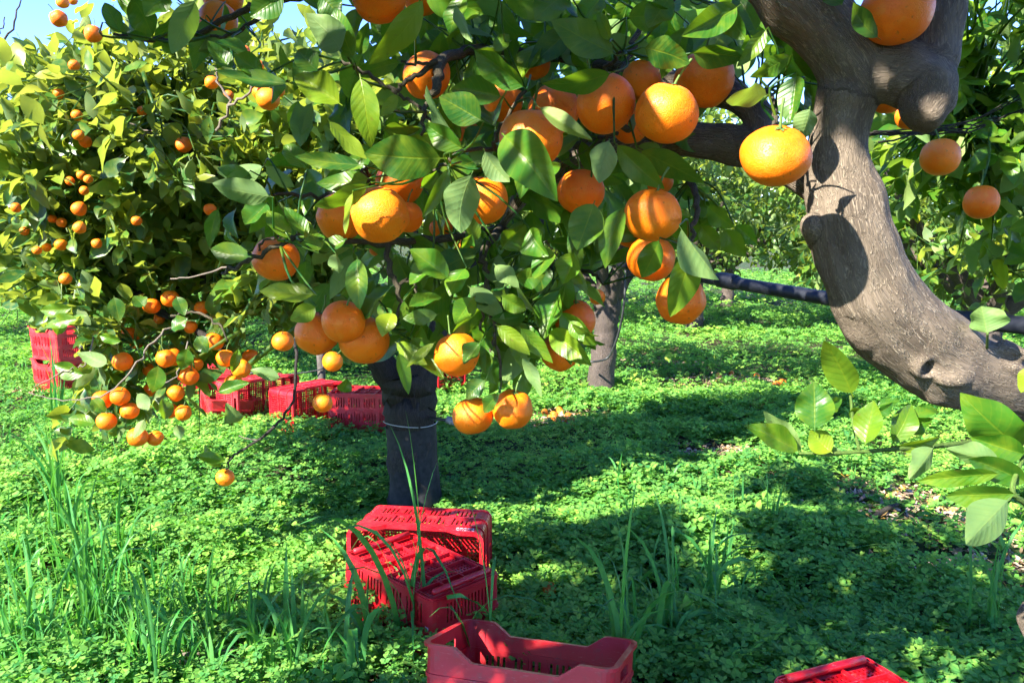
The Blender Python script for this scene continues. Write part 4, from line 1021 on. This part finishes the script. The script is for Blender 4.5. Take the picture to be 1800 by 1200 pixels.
LIT = [(*P(x, y, d), r) for x, y, d, r in [(1172,215,1.07,.05),(1064,190,1.10,.05),(935,240,1.15,.05),(668,378,1.13,.055),(1140,360,1.08,.04),(1555,590,1.18,.075),(1530,500,1.16,.06),(1640,660,1.2,.09),(1720,660,1.2,.07),
        (570,58,1.05,.04),(700,50,1.02,.05),(880,130,1.05,.035),(925,300,1.0,.05),(812,350,1.0,.05),(1195,490,1.0,.045),(780,240,1.02,.03),(1020,130,1.03,.03),(430,330,1.06,.05),(320,45,1.08,.05),
        (1520,745,1.04,.05),(1430,720,1.05,.05),(1740,740,1.0,.08),(1720,850,.95,.1),(1470,640,1.12,.05),(690,280,1.02,.03),(1235,450,1.0,.03),(520,60,1.1,.05),(450,180,2.6,.3),(600,200,1.05,.09),(850,450,1.15,.09),(560,330,1.08,.07),(1000,440,1.1,.07),(440,100,1.1,.08),(760,50,1.08,.07),(1240,60,1.05,.06),(720,480,1.15,.08),(500,420,1.1,.06),(900,560,1.15,.06),(1480,470,1.12,.06)]]
SHT = [(*P(x, y, d), r) for x, y, d, r in [(1385,285,1.0,.03),(1500,130,1.12,.10),(1430,30,1.1,.10),(1600,120,1.12,.09),(1650,50,1.1,.08),(1480,270,1.15,.07),(1480,350,1.16,.06),(1450,200,1.15,.06),(1520,200,1.15,.06),(1450,310,1.15,.06),(1540,320,1.15,.06),(1530,390,1.15,.05),(1570,430,1.15,.04),(1480,390,1.15,.04),(1340,260,1.28,.09),(1220,245,1.33,.07),
        (1238,140,1.24,.05),(603,566,1.28,.06),(557,585,1.36,.05),(641,597,1.36,.06),(803,623,1.3,.05),(865,725,1.36,.08),(1144,455,1.26,.05),(1197,527,1.19,.05),(1011,563,1.4,.06),(984,619,1.48,.05),(1020,338,1.28,.05),(852,360,1.2,.03),(750,133,1.26,.04),
        (383,37,1.42,.05),(667,-8,1.25,.06),(1653,277,1.78,.07),(1725,356,1.95,.07)]]
SHP = [[(740,770),(1010,790),(1300,850),(1570,850),(1620,900),(1500,1000),(1640,1090),(1800,1090),(1800,1260),(420,1260),(600,1190),(740,1120),(860,1080),(900,900),(760,900)], [(480,1010),(600,930),(620,1130),(300,1130),(190,1080)], [(130,810),(330,872),(520,950),(580,1000),(520,1010),(380,925),(150,840)], [(-60,860),(60,850),(90,900),(-60,960)]]
def shade_at(px, py, d):
    s = np.zeros(px.shape)
    for p in SHP: s = np.maximum(s, poly_in(px, py, p))
    s = np.where((py > 1260) & (d > 0), .75, s); s = np.where((d <= .3), .55, s)
    return s
n = 14000
c, u = in_clumps([(-.2, .35, 2.25, 2.5, 2.1, .75), (-1.9, .4, 1.95, 1.2, 1.2, .7)], n)
px, py, d = to_px(c); mg = 60+.30*F/np.maximum(d, .2); vis = (d > -.2) & (px > -mg) & (px < 1800+mg) & (py > -mg) & (py < 1200+mg); vis |= (np.abs(d) < .35) & (np.linalg.norm(c-CAM, axis=1) < .6)
gp = c-SUN*(c[:, 2:3]/SUN[2]); gx, gy, gd = to_px(gp)
pr = .006+.85*shade_at(gx, gy, gd)*(lumpy(gp, 3.3, 1.0) > .04)
for tx, ty, tz, tr in SHT:
    rel_ = np.array([tx, ty, tz])-c; al = -(rel_@SUN); off = np.linalg.norm(rel_+al[:, None]*SUN, axis=1)
    pr = np.where((al > 0) & (off < tr+.02) , .9, pr)
for tx, ty, tz, tr in LIT:
    rel_ = np.array([tx, ty, tz])-c; al = -(rel_@SUN); off = np.linalg.norm(rel_+al[:, None]*SUN, axis=1)
    pr = np.where((al > 0) & (off < tr+.07), pr*.01, pr)
ok = (~vis) & (rng.uniform(0, 1, n) < pr) & (c[:, 2] > 1.35)
print('overhead', ok.sum()); sel = np.argsort(-pr[ok], kind='stable')[:2100]; c, u = c[ok][sel], u[ok][sel]
ov = MB(); tw = ov; ov.mi = 1; hub = np.array([P(1200, -190, 1.05), P(1700, -160, 1.1), [-.4, .6, 2.2], [-1.4, .5, 2.15], [.2, -.4, 2.3]])
for a, b in ((0, 2), (2, 3), (0, 4)):
    p, r = smooth_path([hub[a], (hub[a]+hub[b])/2+np.array([0, 0, .1]), hub[b]], [.035, .028, .02], 6); tube(tw, p-GO, r, 10)
for q in c:
    h0 = hub[np.argmin(np.linalg.norm(hub-q, axis=1))]; p, r = smooth_path([h0, (h0+q)/2+np.array([0, 0, .08]), q], [.007, .005, .002], 3); vx, vy, vd = to_px(p)
    if ((vd > 0) & (vx > -40) & (vx < 1840) & (vy > -30) & (vy < 1230)).any(): continue
    tube(tw, p-GO, r, 4, cap=False)
ov.mi = 0; spray(ov, c-GO, u, 8, .105, np.full(len(c), .4), .14, 4, 2)
ov.obj('crown', [M['leaf'], M['twig']], gt)  # out of view; clusters picked to shade SHT and SHP and spare LIT

# ================================================================== WRAPPED-TRUNK TREE
CLEAR = [(20, 585, 128, 720), (385, 655, 470, 760), (470, 640, 700, 760), (430, 560, 470, 660), (-50, 540, 50, 1200), (-100, -100, 120, 60), (380, 780, 900, 1200)]
def wt_drop(q):
    px, py, d = to_px(q); k = np.zeros(len(q), bool)
    for a in SMALL:
        if a[2] >= 7: k |= (np.hypot(px-a[0], py-a[1]) < a[2]*.85+8) & (d < a[3]+.03)
    for x0, y0, x1, y1 in CLEAR: k |= (px > x0) & (px < x1) & (py > y0) & (py < y1)
    return k
def wt_keep(c):
    px, py, d = to_px(c); ok = np.ones(len(c), bool)
    for x0, y0, x1, y1 in CLEAR: ok &= ~((px > x0-8) & (px < x1+8) & (py > y0-8) & (py < y1+8))
    return ok
bt = (-.5, 3.97)
def T(*pts): return [tuple(p) for p in pts]
def pr_(px, py, d, r): return (*P(px, py, d), r)
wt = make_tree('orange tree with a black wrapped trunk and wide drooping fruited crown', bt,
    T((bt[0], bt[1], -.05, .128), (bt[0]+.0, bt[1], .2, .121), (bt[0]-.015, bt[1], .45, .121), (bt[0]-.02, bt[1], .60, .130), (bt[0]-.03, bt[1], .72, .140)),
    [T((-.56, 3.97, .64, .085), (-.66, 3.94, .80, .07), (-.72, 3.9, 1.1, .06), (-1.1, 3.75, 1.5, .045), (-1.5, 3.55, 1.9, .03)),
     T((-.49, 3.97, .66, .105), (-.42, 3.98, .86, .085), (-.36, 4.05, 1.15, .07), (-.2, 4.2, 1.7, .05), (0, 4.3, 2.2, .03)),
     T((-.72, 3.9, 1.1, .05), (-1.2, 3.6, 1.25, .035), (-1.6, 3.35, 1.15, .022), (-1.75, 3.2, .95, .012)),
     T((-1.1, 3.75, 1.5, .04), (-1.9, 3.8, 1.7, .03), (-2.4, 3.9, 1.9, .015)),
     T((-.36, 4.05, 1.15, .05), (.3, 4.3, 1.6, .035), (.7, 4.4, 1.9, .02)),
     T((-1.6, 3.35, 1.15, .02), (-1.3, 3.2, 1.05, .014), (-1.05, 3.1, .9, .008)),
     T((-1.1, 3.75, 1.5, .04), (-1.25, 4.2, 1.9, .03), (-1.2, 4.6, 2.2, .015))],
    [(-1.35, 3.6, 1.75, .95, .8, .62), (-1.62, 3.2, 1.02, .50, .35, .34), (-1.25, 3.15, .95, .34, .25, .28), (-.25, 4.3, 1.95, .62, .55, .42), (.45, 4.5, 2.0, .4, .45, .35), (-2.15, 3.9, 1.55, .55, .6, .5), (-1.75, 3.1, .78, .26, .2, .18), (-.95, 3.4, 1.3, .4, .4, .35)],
    2500, 9, .108, 11, 'bark_dark', .28, 90, .30, wt_keep, sub=(7, 2), zt=.36, drop=wt_drop)  # strong zt here paints the low branches as shaded, the top as sunlit
rng = np.random.default_rng(77)
o = rel(wt)
mb = MB(); p, r = smooth_path([(bt[0], bt[1], 0), (bt[0], bt[1], .06), (bt[0], bt[1], .16), (bt[0]-.008, bt[1], .3), (bt[0]-.015, bt[1], .462)], [.165, .142, .130, .1265, .129], 5); tube(mb, p-o, r, 20, cap=False, jit=.008); mb.obj('trunk_sleeve', M['sleeve'], wt)
mb = MB(); a_ = np.linspace(0, 6.283, 24, endpoint=False); tube(mb, np.array([(bt[0]-.015+.137*math.cos(x), bt[1]+.137*math.sin(x), .482+.006*math.sin(x*2)) for x in a_])-o, .0028, 5, close=True); mb.obj('wire_tie', M['wire'], wt)
# long bare twigs that hang from it
for l, m in [([(540,520,3.2,6),(520,600,3.0,6),(518,690,3.0,5.5),(490,742,3.05,5),(445,780,3.1,4.5),(412,800,3.2,4),(397,824,3.3,3)], 'bark_dark'), ([(490,742,3.05,3),(455,772,3.1,2.5),(420,765,3.1,2)], 'twig_dry'),
             ([(330,560,3.0,5),(280,590,2.9,4),(240,640,2.85,3.5),(190,690,2.85,3),(110,705,2.85,2),(50,690,2.9,1.5)], 'twig_dry'), ([(300,555,3,5),(345,548,3,5),(385,570,2.95,4),(400,600,2.95,3)], 'twig'), ([(165,590,2.9,3),(150,640,2.85,3),(120,650,2.85,2.5),(60,680,2.85,1.6)], 'twig_dry'),
             ([(330,600,2.9,3),(310,660,2.85,2.5),(262,685,2.85,2)], 'twig_dry'), ([(0,85,3.4,4),(25,40,3.4,3.5),(40,-10,3.4,2)], 'twig'), ([(0,60,3.4,3),(8,30,3.4,2)], 'twig'), ([(130,250,3.3,5),(160,130,3.3,4),(150,50,3.3,3)], 'twig_dry'),
             ([(380,230,2.8,6),(402,185,2.75,5),(385,150,2.75,4),(378,120,2.75,2.5)], 'twig_dry'), ([(402,185,2.75,5),(440,160,2.7,4.5),(425,110,2.7,3)], 'twig_dry'), ([(60,200,3.2,7),(110,215,3.2,6),(170,205,3.2,6),(230,190,3.2,4)], 'twig'), ([(140,185,3,3),(220,215,3,3),(300,240,3,2.5),(370,245,3,2)], 'twig_dry'),
             ([(20,300,3.3,5),(55,345,3.3,5),(90,330,3.3,4),(150,280,3.3,3)], 'twig'), ([(230,255,2.9,3),(265,230,2.9,2.5),(200,285,2.9,1.5)], 'twig_dry'), ([(400,470,2.7,4),(350,485,2.7,3),(300,490,2.75,2.5)], 'twig_dry')]:
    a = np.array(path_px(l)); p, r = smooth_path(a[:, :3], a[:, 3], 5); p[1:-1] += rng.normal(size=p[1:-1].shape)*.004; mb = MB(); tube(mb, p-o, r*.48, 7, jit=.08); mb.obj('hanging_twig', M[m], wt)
# single leaves that hang free below the crown
HL = [(430,730,395,745,34,2.95,.55),(495,665,440,650,24,2.9,.35),(600,690,610,665,26,2.8,.2),(400,810,345,800,22,3.2,.4),(392,822,360,780,20,3.25,.5),(150,660,95,640,30,2.85,.5),(190,640,135,620,28,2.8,.45),(240,690,262,720,24,2.85,.4),(170,745,120,735,24,2.8,.5),
      (255,735,235,770,18,2.8,.55),(330,610,318,650,30,2.8,.35),(278,640,268,690,34,2.75,.45),(420,610,408,655,18,2.9,.4),(380,690,440,672,24,2.9,.3),(215,600,175,590,20,2.8,.5),(130,540,70,545,26,2.8,.6),(140,560,80,575,24,2.8,.6),(110,520,65,500,26,2.85,.65),
      (200,520,210,565,30,2.75,.15),(255,540,235,520,26,2.75,.2),(300,580,330,560,26,2.75,.2),(345,590,365,620,30,2.75,.2),(310,520,325,555,26,2.75,.2),(160,700,185,725,26,2.8,.45),(100,590,110,555,22,2.85,.6),(290,740,285,700,26,2.85,.2),(310,745,318,772,20,2.85,.4)]
A2 = np.array([(a,b,c,d,w_,z,0,rng.normal()*25,t_,rng.uniform() < .3) for a,b,c,d,w_,z,t_ in HL], float)
GO_, GO = GO, o
mb = MB(); hand_leaves(mb, A2); mb.obj('leaves', M['leaf'], wt); GO = GO_

# ================================================================== OTHER TREES
def std_tree(label, x, y, h, rad, seed, n, leaf, tint=.5, rt=.11, lean=0, low=.95, per=8, sub=(4, 2), bark='bark_far', dead=20, thin=.45, fork=.85):
    r_ = np.random.default_rng(seed); z0 = fork
    tr = T((x, y, -.05, rt*1.12), (x+lean*.3, y, .3, rt), (x+lean*.7, y, .6, rt*.95), (x+lean, y, z0, rt*1.05))
    limbs = []
    for k in range(6):
        a = k*1.047+r_.uniform(-.4, .4); e = rad*r_.uniform(.5, .8)
        limbs.append(T((x+lean, y, z0-.08, rt*.62), (x+lean+math.cos(a)*e*.3, y+math.sin(a)*e*.3, z0+.3, rt*.5), (x+lean+math.cos(a)*e*.7, y+math.sin(a)*e*.7, z0+.75, rt*.3), (x+lean+math.cos(a)*e, y+math.sin(a)*e, z0+1.0+r_.uniform(0, .5), rt*.14)))
    cz = (h+low)/2; hz = (h-low)/2
    cl_ = [(x+lean, y, cz, rad*.85, rad*.85, hz)]
    for k in range(6):
        a = k*1.047+r_.uniform(-.4, .4); cl_.append((x+lean+math.cos(a)*rad*.68, y+math.sin(a)*rad*.68, cz+r_.uniform(-.35, .25)*hz, rad*r_.uniform(.35, .5), rad*r_.uniform(.35, .5), hz*r_.uniform(.5, .75)))
    return make_tree(label, (x, y), tr, limbs, cl_, n, per, leaf, seed, bark, tint, dead, thin, None, 'orchard trees in rows', sub)
std_tree('slim-trunked orange tree with a black hose tied round its grey trunk', .80, 7.05, 2.75, 1.45, 31, 900, .10, .42, .115, .05, 1.08, 8, (4, 2))
std_tree('orange tree with dark branches behind the stacked red crates', -4.9, 8.8, 3.35, 1.9, 32, 1100, .11, .42, .11, 0, .75)
std_tree('orange tree standing behind the tipped crate, trunk in shade', -2.75, 7.6, 3.4, 1.7, 33, 1200, .11, .5, .12, 0, .95)
std_tree('bright leafy orange tree beyond the pipe, behind the grey trunk', 3.7, 6.3, 2.9, 1.75, 34, 1150, .115, .38, .13, .1, .70, 8, (4, 2))
std_tree('orange tree with a pinkish short trunk past the pipe bend', 2.75, 12.1, 3.5, 2.2, 35, 1300, .13, .34, .15, 0, .85)
std_tree('sunlit orange tree far behind the wrapped trunk', -1.0, 11.6, 3.8, 1.9, 36, 800, .14, .55, .12, 0, .95)
std_tree('pale green orange tree at the end of the grassy lane', 5.9, 11.5, 3.4, 2.3, 37, 1200, .14, .42, .13, 0, .65)
std_tree('low-crowned orange tree beyond the sky gap', -7.6, 11.0, 3.3, 2.0, 38, 900, .14, .55, .12, 0, .7)
std_tree('orange tree between the far lane and the slim trunk', .9, 16.0, 3.2, 2.1, 39, 650, .17, .5, .12, 0, .9)
std_tree('orange tree glimpsed deep behind the hanging branches', -4.6, 14.0, 2.9, 2.0, 40, 650, .17, .52, .12, 0, .8)
std_tree('orange tree closing the lane beyond the pipe', 4.6, 17.0, 3.2, 2.2, 41, 600, .18, .5, .13, 0, .8)
std_tree('orange tree at the far end beside the pale green one', 9.4, 13.5, 3.1, 2.1, 42, 600, .17, .5, .13, 0, .8)
far = MB()
rng = np.random.default_rng(5)
# closed rows further off that read as one mass of leaves
c = []
for yy in (20.5, 25.5):
    for xx in np.arange(-19, 20, 2.1):
        hh = rng.uniform(2.7, 3.4); c.append((xx+rng.normal()*.3, yy+rng.normal()*.5, hh/2+.25, 1.5, 1.3, hh/2-.2))
q, u = in_clumps(c, 7000); spray(far, q, u, 5, .30, np.clip(.45+.3*lumpy(q, 1.2), 0, 1), .3, 2, 2)
tag(far.obj('orchard_foliage', M['leaf_far']), 'far rows of orange trees merging into one mass of foliage', 'orchard foliage', kind='stuff')

# ================================================================== PIPES, HOSES, STAKE
def tube_thing(name, label, cat, l, mat, sides=12, n=6, extra=None, group=None):
    a = np.array([(*P(x, y, d), r) for x, y, d, r in l]); o = a[0, :3].copy()
    p, r = smooth_path(a[:, :3], a[:, 3], n); mb = MB(); tube(mb, p-o, r, sides); ob = mb.obj(name, M[mat]); ob.location = Vector(o); tag(ob, label, cat, group)
    return ob, o
pp, po = tube_thing('irrigation_pipe', 'thick black irrigation pipe slung behind the grey trunk', 'pipe', [(1090,462,3.25,.022),(1230,486,2.92,.022),(1290,497,2.78,.022),(1500,532,2.38,.022),(1650,556,2.12,.022),(1800,572,1.92,.022),(2100,610,1.6,.022)], 'pipe', 20)
mb = MB(); a0, a1 = P(1262, 491, 2.85), P(1296, 497, 2.77); tube(mb, np.array([a0, a0+(a1-a0)*.1, a0+(a1-a0)*.5, a0+(a1-a0)*.9, a1])-po, [.0245, .028, .028, .028, .0245], 20); mb.obj('coupling', M['pipe'], pp)
hs, ho = tube_thing('drip_hose', 'thin black hose lying from the wrapped trunk with a grey fitting', 'hose', [(748,734,4.0,.008),(775,737,3.9,.008),(796,741,3.85,.008),(850,750,3.8,.008)], 'hose', 8)
mb = MB(); a0, a1 = P(786, 737, 3.86), P(801, 742, 3.84); tube(mb, np.array([a0, (a0+a1)/2, a1])-ho, [.017, .02, .017], 10); mb.obj('hose_fitting', M['fitting'], hs)
ha, hb = tube_thing('hanging_hose', 'thin black hose hanging in a curve to the slim grey trunk', 'hose', [(1100,440,6.6,.010),(1098,520,6.6,.010),(1090,575,6.7,.010),(1078,612,6.8,.010),(1066,630,6.86,.010),(1040,636,6.82,.010),(1028,634,6.9,.010)], 'hose', 8)
ob, oo = tube_thing('stake', 'short weathered wooden stake between the crates and the wrapped trunk', 'stake', [(566,690,6.4,.034),(565,650,6.4,.033),(563,618,6.4,.034)], 'wood', 6, 3)
st, so_ = tube_thing('stake_wire', 'dark slack wire strung across to the wooden stake', 'wire', [(440,655,6.2,.006),(500,658,6.3,.006),(560,650,6.35,.006),(568,640,6.38,.006)], 'hose', 6)
# fallen sticks
tube_thing('fallen_stick', 'pale dry stick lying across the grass tufts', 'stick', [(70,1150,2.72,.009),(160,1158,2.68,.008),(260,1156,2.68,.008),(340,1148,2.7,.007),(430,1140,2.72,.004)], 'twig_dry', 7, 5)
tube_thing('fallen_branch', 'dark forked branch end lying among dry leaves under the shoots', 'branch', [(1490,938,3.75,.012),(1530,912,3.85,.013),(1560,893,3.9,.012),(1578,886,3.92,.008)], 'twig', 8, 5)
ob, oo = tube_thing('tree_stump', 'small dark sawn stump half sunk in shaded clover', 'stump', [(1388,950,3.7,.055),(1388,930,3.7,.055),(1388,912,3.7,.052)], 'bark_dark', 12, 4)

# ================================================================== GRASS TUFTS
def tuft(px, py, ln, n, spread, lean, width, label, tint=.32, curve=.7, seed=0):
    global rng
    rng = np.random.default_rng(seed+900); q = G(px, py); q[2] = gnd(q[0], q[1])
    mb = MB(); blades(mb, np.zeros(3), n, ln, spread, lean, width, tint, curve)
    o = mb.obj('grass_tuft', M['blade']); o.location = Vector(q); tag(o, label, 'grass tuft', 'tall grass tufts')
tuft(735, 1150, 0.87, 20, .075, (.02, 0), 0.015, 'tall broad-bladed grass tuft arching in front of the overturned crate', .3, 0.80, 1)
tuft(650, 1175, 0.64, 7, .06, (-.12, 0), 0.020, 'grass tuft with one broad upright blade beside the overturned crate', .25, 0.72, 2)
tuft(842, 1215, 0.87, 4, .05, (-.02, 0), 0.015, 'grass tuft leaning across the open crate', .3, 0.72, 13)
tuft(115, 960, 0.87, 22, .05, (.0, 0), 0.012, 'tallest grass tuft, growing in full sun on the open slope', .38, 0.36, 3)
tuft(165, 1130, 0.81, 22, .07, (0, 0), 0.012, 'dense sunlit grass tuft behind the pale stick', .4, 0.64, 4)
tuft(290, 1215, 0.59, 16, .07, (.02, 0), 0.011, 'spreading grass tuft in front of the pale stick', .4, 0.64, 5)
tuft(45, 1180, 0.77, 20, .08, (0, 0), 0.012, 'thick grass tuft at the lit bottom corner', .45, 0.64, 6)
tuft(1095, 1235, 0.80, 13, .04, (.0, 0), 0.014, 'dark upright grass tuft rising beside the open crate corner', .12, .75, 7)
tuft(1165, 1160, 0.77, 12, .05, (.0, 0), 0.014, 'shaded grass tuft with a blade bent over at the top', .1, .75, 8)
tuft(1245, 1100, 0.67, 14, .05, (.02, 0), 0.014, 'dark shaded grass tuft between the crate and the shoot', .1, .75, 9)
tuft(1345, 960, 0.45, 7, .05, (0, 0), 0.009, 'thin grass tuft near the small stump', .25, 0.48, 10)
tuft(1725, 1150, 0.70, 7, .05, (-.02, 0), 0.014, 'grass tuft below the pale hanging leaf', .15, 0.56, 11)
tuft(505, 1200, 0.56, 8, .06, (0, 0), 0.017, 'broad-bladed grass tuft in shade beyond the lit clover', .2, 0.64, 12)
tuft(105, 770, 0.77, 12, .03, (0, 0), 0.013, 'upright sword-like grass tuft before the stacked crates', .4, 0.16, 14)
tuft(215, 1010, 0.59, 10, .06, (.0, 0), 0.011, 'loose grass tuft beside the tallest one', .4, 0.64, 15)
tuft(610, 1225, 0.59, 6, .05, (.04, 0), 0.020, 'low broad grass tuft next to the open crate', .2, 0.56, 16)
